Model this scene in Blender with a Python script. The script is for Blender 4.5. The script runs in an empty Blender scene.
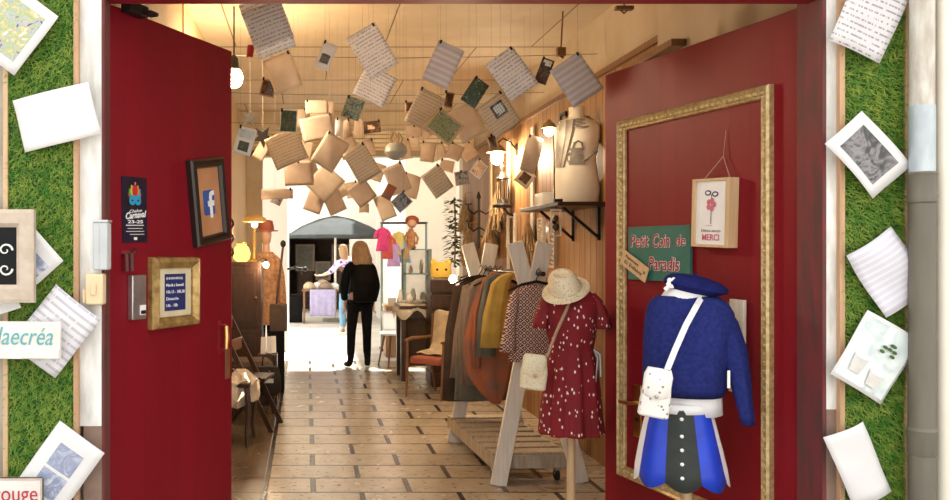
import bpy, bmesh, math, random
from mathutils import Vector, Matrix, Euler
R = math.radians
random.seed(7)
scn = bpy.context.scene
COL = scn.collection
# ---------------------------------------------------------------- camera, sky, sun, exposure
FPX, PX0, PY0, EYE = 850.0, 307.0, 250.0, 1.55
cd = bpy.data.cameras.new('camera'); cam = bpy.data.objects.new('camera', cd); COL.objects.link(cam)
cam.location = (0, 0, EYE); cam.rotation_euler = (R(90), 0, 0)
cd.sensor_width = 36; cd.lens = 36 * FPX / 950; cd.shift_x = (475 - PX0) / 950
cd.clip_end = 300
scn.camera = cam
wd = bpy.data.worlds.new('sky'); scn.world = wd; wd.use_nodes = True
wd.node_tree.nodes['Background'].inputs[0].default_value = (1, 0.985, 0.96, 1)
wd.node_tree.nodes['Background'].inputs[1].default_value = 1.5
sd = bpy.data.lights.new('sun', 'SUN'); sd.energy = 15; sd.angle = R(1); sd.color = (1, .95, .86)
sun = bpy.data.objects.new('sun', sd); COL.objects.link(sun)
sun.rotation_euler = Vector((-.12, -.36, -.9)).to_track_quat('-Z', 'Y').to_euler()
scn.view_settings.view_transform = 'Standard'; scn.view_settings.look = 'None'
scn.view_settings.exposure = 0.42; scn.view_settings.gamma = 1
scn.view_settings.use_curve_mapping = False
scn.cycles.use_denoising = True
scn.cycles.max_bounces = 10; scn.cycles.diffuse_bounces = 6
scn.cycles.sample_clamp_indirect = 6
LAMP = 3.2     # all lamps together

# ---------------------------------------------------------------- helpers
def W(px, py, Y):
    return Vector(((px - PX0) / FPX * Y, Y, EYE + (PY0 - py) / FPX * Y))
def S(px, Y):
    return px * Y / FPX

class Plane:                                   # an upright plane; u runs to the viewer's right, n faces the viewer
    def __init__(s, a, b):
        s.O = Vector((a[0], a[1], 0)); s.u = Vector((b[0] - a[0], b[1] - a[1], 0)).normalized()
        s.n = Vector((s.u.y, -s.u.x, 0)); s.rz = math.atan2(s.u.y, s.u.x); s.len = (Vector(b) - Vector(a)).length
    def uz(s, px, py):
        d = Vector(((px - PX0) / FPX, 1, (PY0 - py) / FPX)); c = Vector((0, 0, EYE))
        t = (s.O - c).dot(s.n) / d.dot(s.n); p = c + d * t
        return ((p - s.O).dot(s.u), p.z)
    def at(s, u, z, off=0):
        p = s.O + s.u * u + s.n * off; return Vector((p.x, p.y, z))

class MB:
    def __init__(s): s.v = []; s.f = []; s.m = []
    def add(s, vs, fs, mi=0):
        o = len(s.v); s.v += [tuple(v) for v in vs]
        for f in fs: s.f.append(tuple(i + o for i in f)); s.m.append(mi)
        return s
    def box(s, c, d, mi=0, rot=None):
        x, y, z = d[0] / 2, d[1] / 2, d[2] / 2; c = Vector(c)
        vs = [Vector(p) for p in ((-x,-y,-z),(x,-y,-z),(x,y,-z),(-x,y,-z),(-x,-y,z),(x,-y,z),(x,y,z),(-x,y,z))]
        if rot is not None:
            M = Euler(rot).to_matrix() if not isinstance(rot, Matrix) else rot
            vs = [M @ v for v in vs]
        return s.add([v + c for v in vs], [(0,3,2,1),(4,5,6,7),(0,1,5,4),(1,2,6,5),(2,3,7,6),(3,0,4,7)], mi)
    def bb(s, x0, x1, y0, y1, z0, z1, mi=0):
        return s.box(((x0+x1)/2,(y0+y1)/2,(z0+z1)/2),(abs(x1-x0),abs(y1-y0),abs(z1-z0)),mi)
    def bar(s, a, b, w, d, mi=0, up=(0, 1, 0)):      # rectangular bar from a to b, d along 'up'
        a = Vector(a); b = Vector(b); z = (b - a).normalized(); u = Vector(up)
        x = u.cross(z).normalized(); y = z.cross(x)
        vs = [p + x*sx*w/2 + y*sy*d/2 for p in (a, b) for sx, sy in ((-1,-1),(1,-1),(1,1),(-1,1))]
        return s.add(vs, [(0,3,2,1),(4,5,6,7),(0,1,5,4),(1,2,6,5),(2,3,7,6),(3,0,4,7)], mi)
    def loft(s, rings, mi=0, cap=True):
        n = len(rings[0]); vs = [p for r in rings for p in r]; fs = []
        for i in range(len(rings) - 1):
            for j in range(n):
                k = (j + 1) % n; fs.append((i*n+j, i*n+k, (i+1)*n+k, (i+1)*n+j))
        if cap: fs.append(tuple(range(n - 1, -1, -1))); fs.append(tuple((len(rings)-1)*n + j for j in range(n)))
        return s.add(vs, fs, mi)
    def tube(s, pts, r, n=8, mi=0):
        pts = [Vector(p) for p in pts]; rr = r if isinstance(r, (list, tuple)) else [r] * len(pts)
        rings = []; t0 = (pts[1] - pts[0]).normalized()
        ref = Vector((0, 0, 1)) if abs(t0.z) < .9 else Vector((1, 0, 0))
        x = ref.cross(t0).normalized()
        for i, p in enumerate(pts):
            t = (pts[min(i+1, len(pts)-1)] - pts[max(i-1, 0)]).normalized()
            x = (x - t * x.dot(t)).normalized(); y = t.cross(x)
            rings.append([p + (x*math.cos(a) + y*math.sin(a))*rr[i] for a in (2*math.pi*k/n for k in range(n))])
        return s.loft(rings, mi)
    def lathe(s, prof, n=20, c=(0,0,0), mi=0, M=None):
        c = Vector(c); M = M or Matrix.Identity(3)
        return s.loft([[c + M @ Vector((max(r,1e-4)*math.cos(a), max(r,1e-4)*math.sin(a), z)) for a in (2*math.pi*k/n for k in range(n))] for r, z in prof], mi)
    def ball(s, c, r, sc=(1,1,1), mi=0, n=14, M=None):
        M = M or Matrix.Identity(3); c = Vector(c); h = n // 2
        return s.loft([[c + M @ Vector((r*sc[0]*math.sin(t)*math.cos(a), r*sc[1]*math.sin(t)*math.sin(a), -r*sc[2]*math.cos(t))) for a in (2*math.pi*k/n for k in range(n))] for t in (max(.02, min(math.pi-.02, math.pi*i/h)) for i in range(h+1))], mi)
    def poly(s, pts, y, mi=0):
        return s.add([(p[0], y, p[1]) for p in pts], [tuple(range(len(pts)))], mi)
    def slab(s, pts, y0, y1, mi=0):
        n = len(pts); vs = [(p[0], y0, p[1]) for p in pts] + [(p[0], y1, p[1]) for p in pts]
        return s.add(vs, [tuple(range(n)), tuple(range(2*n-1, n-1, -1))] + [(i, (i+1)%n+0, (i+1)%n+n, i+n) for i in range(n)], mi)
    def grid(s, nx, nz, fn, mi=0):
        vs = [fn(i/nx, j/nz) for j in range(nz+1) for i in range(nx+1)]
        return s.add(vs, [(j*(nx+1)+i, j*(nx+1)+i+1, (j+1)*(nx+1)+i+1, (j+1)*(nx+1)+i) for j in range(nz) for i in range(nx)], mi)
    def frame(s, w, h, prof, mi=0, y=0):             # mitred frame, prof = [(inset, height towards the viewer)]
        rings = []
        for d, t in prof:
            a, b = w/2 - d, h/2 - d
            rings.append([(-a, y-t, -b), (a, y-t, -b), (a, y-t, b), (-a, y-t, b)])
        o = []; n = len(rings)
        for i in range(n):
            A, B = rings[i], rings[(i+1) % n]
            for j in range(4): o.append((A[j], A[(j+1)%4], B[(j+1)%4], B[j]))
        for q in o: s.add(q, [(0,1,2,3)], mi)
        return s
    def build(s, name, mats, parent=None, smooth=True, bevel=0, solid=0, sub=0, angle=38, loc=None, merge=False):
        me = bpy.data.meshes.new(name); me.from_pydata(s.v, [], s.f)
        if not isinstance(mats, (list, tuple)): mats = [mats]
        for m in mats: me.materials.append(m)
        me.polygons.foreach_set('material_index', s.m)
        bm = bmesh.new(); bm.from_mesh(me)
        if merge: bmesh.ops.remove_doubles(bm, verts=bm.verts, dist=1e-5)
        bmesh.ops.recalc_face_normals(bm, faces=bm.faces); bm.to_mesh(me); bm.free()
        if smooth: me.shade_smooth(); me.set_sharp_from_angle(angle=R(angle))
        o = bpy.data.objects.new(name, me); COL.objects.link(o)
        if parent: o.parent = parent
        if loc is not None: o.location = loc
        if solid: m = o.modifiers.new('solid', 'SOLIDIFY'); m.thickness = solid; m.offset = 0
        if bevel: m = o.modifiers.new('bevel', 'BEVEL'); m.width = bevel; m.segments = 2; m.limit_method = 'ANGLE'
        if sub: m = o.modifiers.new('sub', 'SUBSURF'); m.levels = sub; m.render_levels = sub
        return o

def ring(z, cx, cy, rx, ry, n=32, fold=0, k=9, ph=0, sq=2.0, tilt=0):
    out = []
    for i in range(n):
        a = 2*math.pi*i/n; c, d = math.cos(a), math.sin(a); m = 1 + fold*math.cos(k*a+ph) + fold*.5*math.cos((k*2+1)*a+ph*2)
        x = math.copysign(abs(c)**(2/sq), c)*rx*m; y = math.copysign(abs(d)**(2/sq), d)*ry*m
        out.append(Vector((cx+x, cy+y, z + tilt*x)))
    return out
def tag(o, label, cat, group=None, kind=None):
    o['label'] = label; o['category'] = cat
    if group: o['group'] = group
    if kind: o['kind'] = kind
    return o
def thing(name, label, cat, loc=(0,0,0), rot=(0,0,0), group=None):
    o = bpy.data.objects.new(name, None); COL.objects.link(o); o.empty_display_size = .1
    o.location = loc; o.rotation_euler = rot if isinstance(rot, (tuple, list)) else (0, 0, rot)
    return tag(o, label, cat, group)
def struct(o): o['kind'] = 'structure'; return o
def label(o, t): o['label'] = t; return o

# ---------------------------------------------------------------- materials
def nodes(name):
    m = bpy.data.materials.new(name); m.use_nodes = True; nt = m.node_tree
    return m, nt, nt.nodes['Principled BSDF']
def L(nt, a, b): nt.links.new(a, b)
def N(nt, t, **k):
    n = nt.nodes.new(t)
    for a, b in k.items():
        if a.startswith('i'): n.inputs[int(a[1:])].default_value = b
        else: setattr(n, a, b)
    return n
def math_(nt, op, a, b=None, c=None):
    n = nt.nodes.new('ShaderNodeMath'); n.operation = op
    for i, v in enumerate((a, b, c)):
        if v is None: continue
        if isinstance(v, (int, float)): n.inputs[i].default_value = v
        else: nt.links.new(v, n.inputs[i])
    return n.outputs[0]
def mixc(nt, f, a, b, blend='MIX'):
    n = nt.nodes.new('ShaderNodeMix'); n.data_type = 'RGBA'; n.blend_type = blend
    for i, v in ((0, f), (6, a), (7, b)):
        if isinstance(v, (int, float)): n.inputs[i].default_value = v
        elif isinstance(v, tuple): n.inputs[i].default_value = (*v[:3], 1)
        else: nt.links.new(v, n.inputs[i])
    return n.outputs[2]
def coord(nt, obj=True):
    t = nt.nodes.new('ShaderNodeTexCoord'); return t.outputs['Object']
def sep(nt, v):
    s_ = nt.nodes.new('ShaderNodeSeparateXYZ'); nt.links.new(v, s_.inputs[0]); return s_.outputs
def noise(nt, co, scale, detail=3, rough=.55):
    n = nt.nodes.new('ShaderNodeTexNoise'); n.inputs['Scale'].default_value = scale; n.inputs['Detail'].default_value = detail; n.inputs['Roughness'].default_value = rough
    if co is not None: nt.links.new(co, n.inputs['Vector'])
    return n.outputs[0]
def scale_v(nt, co, v):
    m = nt.nodes.new('ShaderNodeMapping'); m.inputs['Scale'].default_value = v; nt.links.new(co, m.inputs[0]); return m.outputs[0]
def step(nt, v, lo, hi):
    r = nt.nodes.new('ShaderNodeMapRange'); r.inputs[1].default_value = lo; r.inputs[2].default_value = hi; nt.links.new(v, r.inputs[0]); return r.outputs[0]
def bump(nt, bs, h, strength=.3, dist=.01):
    b = nt.nodes.new('ShaderNodeBump'); b.inputs['Strength'].default_value = strength; b.inputs['Distance'].default_value = dist
    nt.links.new(h, b.inputs['Height']); nt.links.new(b.outputs[0], bs.inputs['Normal'])
def mat(name, c, c2=None, scale=12, rough=.6, metal=0, bmp=0, stretch=None, trans=0, emit=0, sheen=0, spec=None):
    m, nt, bs = nodes(name)
    bs.inputs['Roughness'].default_value = rough; bs.inputs['Metallic'].default_value = metal
    if spec is not None: bs.inputs['Specular IOR Level'].default_value = spec
    co = coord(nt)
    if stretch: co = scale_v(nt, co, stretch)
    nz = noise(nt, co, scale, 4)
    if c2 is None: c2 = tuple(x*.82 for x in c)
    f = step(nt, nz, .35, .65)
    cc = mixc(nt, f, c, c2); L(nt, cc, bs.inputs['Base Color'])
    if bmp: bump(nt, bs, nz, bmp)
    if sheen: bs.inputs['Sheen Weight'].default_value = sheen
    if emit:
        L(nt, cc, bs.inputs['Emission Color']); bs.inputs['Emission Strength'].default_value = emit
    if trans:
        tr = nt.nodes.new('ShaderNodeBsdfTranslucent'); L(nt, cc, tr.inputs[0]); mx = nt.nodes.new('ShaderNodeMixShader'); mx.inputs[0].default_value = trans
        L(nt, bs.outputs[0], mx.inputs[1]); L(nt, tr.outputs[0], mx.inputs[2]); L(nt, mx.outputs[0], nt.nodes['Material Output'].inputs[0])
    return m
def planks(name, c, c2, width=.11, axis=0, rough=.6, gap=.04, grain=(3,3,.4), dark=.35, bmp=.5):
    m, nt, bs = nodes(name); co = coord(nt); s_ = sep(nt, co)
    t = math_(nt, 'DIVIDE', s_[axis], width); fr = math_(nt, 'FRACT', t); fl = math_(nt, 'FLOOR', t)
    g = math_(nt, 'MINIMUM', fr, math_(nt, 'SUBTRACT', 1.0, fr)); line = step(nt, g, 0, gap)
    wn = nt.nodes.new('ShaderNodeTexWhiteNoise'); wn.noise_dimensions = '1D'; L(nt, fl, wn.inputs['W'])
    nz = noise(nt, scale_v(nt, co, grain), 10, 5)
    f = math_(nt, 'ADD', math_(nt, 'MULTIPLY', wn.outputs[0], .5), math_(nt, 'MULTIPLY', step(nt, nz, .3, .7), .5))
    cc = mixc(nt, f, c, c2); cc = mixc(nt, line, tuple(x*dark for x in c2), cc)
    L(nt, cc, bs.inputs['Base Color']); bs.inputs['Roughness'].default_value = rough; bs.inputs['Specular IOR Level'].default_value = .25
    if bmp: bump(nt, bs, line, bmp, .006)
    return m
def lined(name, paper, ink, pitch=.012, amount=.7, thr=.47, trans=.25, duty=.5, music=False):
    m, nt, bs = nodes(name); co = coord(nt); s_ = sep(nt, co)
    t = math_(nt, 'DIVIDE', s_[2], pitch); fr = math_(nt, 'FRACT', t); fl = math_(nt, 'FLOOR', t)
    cb = nt.nodes.new('ShaderNodeCombineXYZ'); L(nt, math_(nt, 'MULTIPLY', s_[0], 1.0), cb.inputs[0]); L(nt, math_(nt, 'MULTIPLY', fl, 3.7), cb.inputs[1])
    nz = noise(nt, cb.outputs[0], 95 if not music else 200, 2)
    a = math_(nt, 'MULTIPLY', math_(nt, 'GREATER_THAN', fr, 1-duty), math_(nt, 'GREATER_THAN', nz, thr))
    a = math_(nt, 'MULTIPLY', a, amount)
    mott = noise(nt, co, 14, 3)
    pp = mixc(nt, step(nt, mott, .3, .7), paper, tuple(x*.93 for x in paper))
    cc = mixc(nt, a, pp, ink); L(nt, cc, bs.inputs['Base Color']); bs.inputs['Roughness'].default_value = .8
    tr = nt.nodes.new('ShaderNodeBsdfTranslucent'); L(nt, cc, tr.inputs[0]); mx = nt.nodes.new('ShaderNodeMixShader'); mx.inputs[0].default_value = trans
    L(nt, bs.outputs[0], mx.inputs[1]); L(nt, tr.outputs[0], mx.inputs[2]); L(nt, mx.outputs[0], nt.nodes['Material Output'].inputs[0])
    return m
def picture(name, cols, scale=30, rough=.35, dist=1.5):
    m, nt, bs = nodes(name); co = coord(nt)
    n = nt.nodes.new('ShaderNodeTexNoise'); n.inputs['Scale'].default_value = scale; n.inputs['Detail'].default_value = 3; n.inputs['Distortion'].default_value = dist
    L(nt, co, n.inputs['Vector'])
    r = nt.nodes.new('ShaderNodeValToRGB'); r.color_ramp.interpolation = 'LINEAR'
    k = len(cols)
    while len(r.color_ramp.elements) < k: r.color_ramp.elements.new(.5)
    for i, c in enumerate(cols):
        r.color_ramp.elements[i].position = .3 + .4*i/(k-1); r.color_ramp.elements[i].color = (*c, 1)
    L(nt, n.outputs[0], r.inputs[0]); L(nt, r.outputs[0], bs.inputs['Base Color']); bs.inputs['Roughness'].default_value = rough
    return m
def glow(name, c, s):
    m = bpy.data.materials.new(name); m.use_nodes = True; nt = m.node_tree; nt.nodes.clear()
    e = nt.nodes.new('ShaderNodeEmission'); e.inputs[0].default_value = (*c, 1); e.inputs[1].default_value = s*LAMP
    o = nt.nodes.new('ShaderNodeOutputMaterial'); L(nt, e.outputs[0], o.inputs[0]); return m
def tiles():
    m, nt, bs = nodes('floor_tiles'); co = coord(nt); s_ = sep(nt, co)
    TX, TY = .62, .34
    v = math_(nt, 'DIVIDE', s_[1], TY); row = math_(nt, 'FLOOR', v); fv = math_(nt, 'FRACT', v)
    odd = math_(nt, 'MODULO', row, 2.0)
    u = math_(nt, 'ADD', math_(nt, 'DIVIDE', math_(nt, 'SUBTRACT', s_[0], .04), TX), math_(nt, 'MULTIPLY', odd, .5)); fu = math_(nt, 'FRACT', u)
    du = math_(nt, 'MULTIPLY', math_(nt, 'MINIMUM', fu, math_(nt, 'SUBTRACT', 1.0, fu)), TX)
    dv = math_(nt, 'MULTIPLY', math_(nt, 'MINIMUM', fv, math_(nt, 'SUBTRACT', 1.0, fv)), TY)
    infield = math_(nt, 'GREATER_THAN', s_[0], -.27)
    e = math_(nt, 'MINIMUM', math_(nt, 'SUBTRACT', du, .008), math_(nt, 'MULTIPLY', dv, 1.0))
    nz = noise(nt, co, 5, 5); nf = noise(nt, co, 34, 4)
    e2 = math_(nt, 'ADD', e, math_(nt, 'MULTIPLY', math_(nt, 'SUBTRACT', nf, .5), .006))
    inside = step(nt, e2, .006, .012)
    side = step(nt, math_(nt, 'ABSOLUTE', math_(nt, 'ADD', s_[0], .27)), .012, .02)
    # the tile field stops at x = -0.27: plain concrete beyond it
    conc = step(nt, math_(nt, 'ABSOLUTE', dv), .002, .006)
    inside = math_(nt, 'ADD', math_(nt, 'MULTIPLY', inside, infield), math_(nt, 'MULTIPLY', conc, math_(nt, 'SUBTRACT', 1.0, infield)))
    inside = math_(nt, 'MULTIPLY', inside, side)
    cb = nt.nodes.new('ShaderNodeCombineXYZ'); L(nt, math_(nt, 'FLOOR', u), cb.inputs[0]); L(nt, row, cb.inputs[1])
    wn = nt.nodes.new('ShaderNodeTexWhiteNoise'); L(nt, cb.outputs[0], wn.inputs['Vector'])
    f = math_(nt, 'ADD', math_(nt, 'MULTIPLY', wn.outputs[0], .35), math_(nt, 'MULTIPLY', step(nt, nz, .3, .7), .65))
    t = mixc(nt, f, (.50, .435, .345), (.32, .255, .185))
    pit = noise(nt, scale_v(nt, co, (1, 2.2, 1)), 17, 2)
    pt = step(nt, pit, .63, .68); t = mixc(nt, pt, t, (.07, .04, .025))
    t = mixc(nt, math_(nt, 'SUBTRACT', 1.0, infield), t, mixc(nt, f, (.17, .115, .07), (.11, .075, .05)))
    c = mixc(nt, inside, (.035, .02, .012), t); L(nt, c, bs.inputs['Base Color'])
    rg = math_(nt, 'ADD', .13, math_(nt, 'MULTIPLY', nz, .22)); L(nt, rg, bs.inputs['Roughness'])
    h = math_(nt, 'SUBTRACT', math_(nt, 'ADD', inside, math_(nt, 'MULTIPLY', nf, .12)), math_(nt, 'MULTIPLY', pt, .6)); bump(nt, bs, h, .45, .006)
    return m
def ceiling_mat():
    m, nt, bs = nodes('ceiling_boards'); co = coord(nt); s_ = sep(nt, co)
    v = math_(nt, 'DIVIDE', math_(nt, 'SUBTRACT', s_[1], .2), 1.4); row = math_(nt, 'FLOOR', v); fv = math_(nt, 'FRACT', v)
    u = math_(nt, 'ADD', math_(nt, 'DIVIDE', s_[0], 1.25), math_(nt, 'MULTIPLY', row, .37)); fu = math_(nt, 'FRACT', u)
    du = math_(nt, 'MULTIPLY', math_(nt, 'MINIMUM', fu, math_(nt, 'SUBTRACT', 1.0, fu)), 1.25)
    dv = math_(nt, 'MULTIPLY', math_(nt, 'MINIMUM', fv, math_(nt, 'SUBTRACT', 1.0, fv)), 1.4)
    ln = math_(nt, 'MULTIPLY', step(nt, du, .002, .008), step(nt, dv, .004, .028))
    nz = noise(nt, co, 3, 4)
    t = mixc(nt, step(nt, nz, .3, .7), (.56, .45, .30), (.48, .37, .23)); c = mixc(nt, ln, (.15, .085, .04), t)
    L(nt, c, bs.inputs['Base Color']); bs.inputs['Roughness'].default_value = .7; bump(nt, bs, ln, .5, .01)
    return m
def dots(name, base, base2, dot, scale, size, stretch=(1,1,.6)):
    m, nt, bs = nodes(name); co = scale_v(nt, coord(nt), stretch)
    v = nt.nodes.new('ShaderNodeTexVoronoi'); v.inputs['Scale'].default_value = scale; L(nt, co, v.inputs['Vector'])
    d = math_(nt, 'LESS_THAN', v.outputs['Distance'], size)
    nz = noise(nt, co, 9, 3); b = mixc(nt, step(nt, nz, .35, .65), base, base2)
    L(nt, mixc(nt, d, b, dot), bs.inputs['Base Color']); bs.inputs['Roughness'].default_value = .8
    bump(nt, bs, noise(nt, co, 90, 2), .15)
    return m
def lattice(name, base, line, k=55, w=.16):
    m, nt, bs = nodes(name); s_ = sep(nt, coord(nt))
    a = math_(nt, 'FRACT', math_(nt, 'MULTIPLY', math_(nt, 'ADD', s_[0], s_[2]), k)); b = math_(nt, 'FRACT', math_(nt, 'MULTIPLY', math_(nt, 'SUBTRACT', s_[0], s_[2]), k))
    f = math_(nt, 'MAXIMUM', math_(nt, 'LESS_THAN', a, w), math_(nt, 'LESS_THAN', b, w))
    c = math_(nt, 'MULTIPLY', math_(nt, 'LESS_THAN', math_(nt, 'ABSOLUTE', math_(nt, 'SUBTRACT', a, .58)), .16), math_(nt, 'LESS_THAN', math_(nt, 'ABSOLUTE', math_(nt, 'SUBTRACT', b, .58)), .16))
    L(nt, mixc(nt, math_(nt, 'MAXIMUM', f, c), base, line), bs.inputs['Base Color']); bs.inputs['Roughness'].default_value = .85
    return m

M = {}
M['plaster'] = mat('plaster_beige', (.52,.43,.31), (.44,.35,.24), 3, .8, bmp=.08)
M['plaster_dark'] = mat('plaster_brown', (.36,.24,.12), (.29,.19,.09), 3, .8, bmp=.1)
M['stone'] = mat('facade_stone', (.46,.42,.36), (.30,.27,.22), 6, .9, bmp=.3)
M['stone_low'] = mat('facade_base', (.24,.16,.12), (.17,.11,.085), 9, .9, bmp=.3)
M['white_stone'] = mat('white_jamb', (.80,.79,.76), (.50,.49,.46), 7, .8, bmp=.25, stretch=(2,2,.6))
M['oak'] = mat('raw_wood_trim', (.52,.32,.18), (.42,.25,.14), 9, .7, stretch=(5,5,.5), bmp=.15)
M['red_paint'] = planks('red_door_paint', (.205,.003,.011), (.17,.003,.009), .115, 0, .5, .02, (1,1,.12), .72, .15)
M['red_trim'] = mat('red_trim_paint', (.27,.010,.022), (.21,.012,.018), 8, .45)
M['worn_frame'] = mat('worn_red_frame', (.16,.022,.025), (.085,.028,.024), 10, .7, stretch=(2,2,.5), bmp=.2)
M['wood_wall'] = planks('golden_plank_wall', (.36,.19,.070), (.20,.095,.033), .13, 1, .55, .06, (2,2,.25), .22, .6)
M['wood_left'] = planks('pale_board_wall', (.58,.42,.24), (.47,.33,.18), .3, 1, .6, .02, (2,2,.25), .5, .3)
M['floor'] = tiles(); M['ceiling'] = ceiling_mat()
M['concrete'] = mat('courtyard_paving', (.60,.57,.52), (.5,.47,.42), 2, .85)
M['street'] = mat('street_paving', (.32,.30,.27), (.25,.23,.21), 2, .85)
M['cream_wall'] = mat('sunlit_render', (.86,.83,.77), (.82,.78,.71), 2, .9)
M['dark'] = mat('near_black', (.014,.012,.011), (.022,.018,.015), 14, .7, spec=.2)
M['iron'] = mat('black_iron', (.02,.018,.016), (.035,.03,.027), 20, .45, .6)
M['dark_wood'] = mat('dark_wood', (.055,.024,.012), (.03,.013,.007), 8, .35, stretch=(6,6,.8))
M['mid_wood'] = mat('brown_wood', (.22,.10,.04), (.15,.065,.028), 8, .4, stretch=(6,6,.8))
M['pale_wood'] = mat('pale_wood', (.62,.44,.25), (.54,.36,.19), 8, .55, stretch=(6,6,.7))
M['white_wood'] = mat('white_washed_wood', (.74,.69,.60), (.60,.54,.45), 9, .65, stretch=(5,5,.6), bmp=.1)
M['sign_white'] = mat('white_sign_wood', (.80,.78,.74), (.66,.62,.56), 8, .7, stretch=(.7,4,4), bmp=.1)
M['sign_beige'] = mat('beige_sign_wood', (.55,.46,.38), (.46,.38,.30), 8, .7, stretch=(3,3,3))
M['gold'] = mat('gold_frame', (.52,.35,.13), (.28,.17,.05), 30, .38, .5, bmp=.15)
M['gold_pale'] = mat('pale_gilt_frame', (.62,.48,.25), (.38,.26,.10), 45, .4, .4, bmp=.2)
M['brass'] = mat('brass', (.72,.48,.18), (.6,.4,.14), 20, .3, 1)
M['steel'] = mat('brushed_steel', (.55,.55,.54), (.45,.45,.44), 20, .35, .9)
M['zinc'] = mat('zinc_pipe', (.50,.56,.58), (.40,.46,.49), 8, .5, .3, stretch=(3,3,1))
M['pipe_pale'] = mat('weathered_pale_pipe', (.62,.60,.54), (.42,.38,.32), 10, .7, stretch=(3,3,.8), bmp=.2)
M['pipe_brown'] = mat('taupe_downpipe', (.155,.14,.105), (.125,.11,.085), 5, .55, stretch=(3,3,.6))
M['cream_pipe'] = mat('cream_conduit', (.80,.76,.66), (.74,.70,.6), 5, .6)
M['beige_plastic'] = mat('aged_beige_plastic', (.72,.58,.36), (.66,.52,.31), 10, .5)
M['grey_plastic'] = mat('grey_plastic', (.50,.53,.55), (.45,.48,.5), 10, .45)
M['white'] = mat('clean_white', (.85,.84,.82), (.8,.79,.77), 9, .6)
M['paper'] = mat('plain_white_paper', (.86,.85,.85), (.82,.81,.81), 8, .8, trans=.2)
M['tan'] = mat('old_cream_paper', (.74,.64,.53), (.66,.56,.45), 11, .8, trans=.45)
M['tan2'] = mat('kraft_paper', (.66,.54,.43), (.58,.46,.36), 11, .8, trans=.45)
M['letter'] = lined('letter_paper', (.88,.86,.87), (.16,.15,.28), .021, .62, .49, .4, .30)
M['letter_big'] = lined('letter_paper_broad', (.86,.85,.87), (.36,.34,.50), .026, .5, .42, .2, .38)
M['letter_tan'] = lined('letter_paper_cream', (.72,.62,.47), (.30,.2,.13), .021, .5, .46, .3, .30)
M['music'] = lined('music_paper', (.80,.78,.80), (.42,.38,.50), .036, .40, .36, .4, .55, True)
M['typed'] = lined('typed_paper', (.86,.85,.88), (.55,.54,.74), .022, .4, .28, .2, .6)
M['thread'] = mat('thread', (.25,.2,.15), None, 10, .8)
M['board_back'] = mat('chalk_black', (.012,.014,.016), (.02,.02,.021), 8, .9, spec=.1)
M['chalk'] = mat('chalk_white', (.85,.85,.82), None, 40, .9)
M['teal_ink'] = mat('teal_lettering', (.11,.42,.46), None, 20, .7)
M['red_ink'] = mat('red_lettering', (.5,.03,.05), None, 20, .7)
M['navy'] = mat('navy_sheet', (.012,.02,.11), (.016,.026,.14), 10, .5)
M['navy_cloth'] = mat('navy_knit', (.021,.029,.155), (.013,.019,.115), 60, .95, bmp=.25, spec=.15)
M['beret'] = mat('navy_felt', (.014,.018,.12), (.010,.013,.085), 30, .95, spec=.1)
M['blue_satin'] = mat('royal_blue_satin', (.010,.055,.60), (.008,.04,.46), 8, .45)
M['charcoal'] = mat('charcoal_green_cloth', (.022,.028,.026), (.03,.036,.033), 20, .8)
M['rack_white'] = mat('white_painted_wood', (.84,.79,.70), (.74,.68,.58), 9, .6, stretch=(5,5,.6), bmp=.1)
M['rack_base'] = mat('shaded_pallet_wood', (.46,.39,.30), (.33,.27,.20), 9, .75, stretch=(5,5,.6), bmp=.15)  # grey-brown tone has the shade under the rack painted into the wood colour
M['white_cloth'] = mat('white_cloth', (.78,.77,.78), (.72,.71,.72), 9, .85)
M['red_dots'] = dots('red_dress_cloth', (.24,.006,.014), (.17,.005,.010), (.85,.74,.64), 46, .21, (1,1,.55))
M['blouse'] = lattice('lattice_blouse_cloth', (.13,.022,.028), (.72,.58,.48), 25, .17)
M['straw'] = dots('openwork_straw', (.80,.70,.50), (.72,.61,.41), (.36,.26,.14), 55, .22, (1,1,1))
M['crochet'] = dots('cream_crochet', (.74,.66,.47), (.66,.57,.38), (.5,.42,.27), 90, .25, (1,1,1))
M['bag_white'] = dots('speckled_white_leather', (.82,.80,.76), (.76,.73,.68), (.25,.22,.2), 42, .2, (1,1,1))
M['skin_form'] = mat('mannequin_linen', (.76,.66,.50), (.70,.59,.43), 20, .7)
M['body_white'] = mat('white_bust_cloth', (.86,.80,.68), (.82,.75,.62), 8, .75)
M['green_sign'] = mat('green_painted_board', (.018,.125,.095), (.025,.155,.12), 12, .6)
M['crimson'] = mat('crimson_lettering', (.36,.012,.03), None, 20, .6)
M['pink_ink'] = mat('pink_lettering', (.62,.15,.22), None, 20, .6)
M['fb_blue'] = mat('logo_blue', (.035,.10,.36), None, 10, .5)
M['copper_sheet'] = mat('copper_paper', (.56,.27,.13), (.44,.2,.09), 7, .4)
M['hair'] = mat('blond_hair', (.34,.21,.11), (.22,.13,.06), 25, .55, stretch=(3,3,.5), bmp=.2)
M['skin'] = mat('skin', (.62,.38,.27), None, 10, .55)
M['black_cloth'] = mat('black_cloth', (.006,.006,.007), (.009,.008,.009), 20, .95, spec=.1)
M['jeans'] = mat('blue_denim', (.10,.22,.36), (.14,.28,.44), 12, .85)
M['grass_base'] = mat('turf_backing', (.03,.09,.012), None, 20, .9)
M['grass'] = mat('turf_blades', (.06,.21,.012), (.27,.38,.05), 26, .6, trans=.25)
M['teal'] = mat('grey_teal_paint', (.20,.30,.31), (.16,.25,.26), 9, .5)
M['parasol'] = mat('grey_parasol_cloth', (.062,.07,.074), (.052,.06,.063), 5, .9, spec=.1)
M['lilac'] = mat('lilac_cloth', (.36,.34,.55), (.3,.28,.47), 9, .85)
M['ochre'] = mat('mustard_cloth', (.58,.38,.075), (.48,.30,.055), 12, .85)
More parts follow.
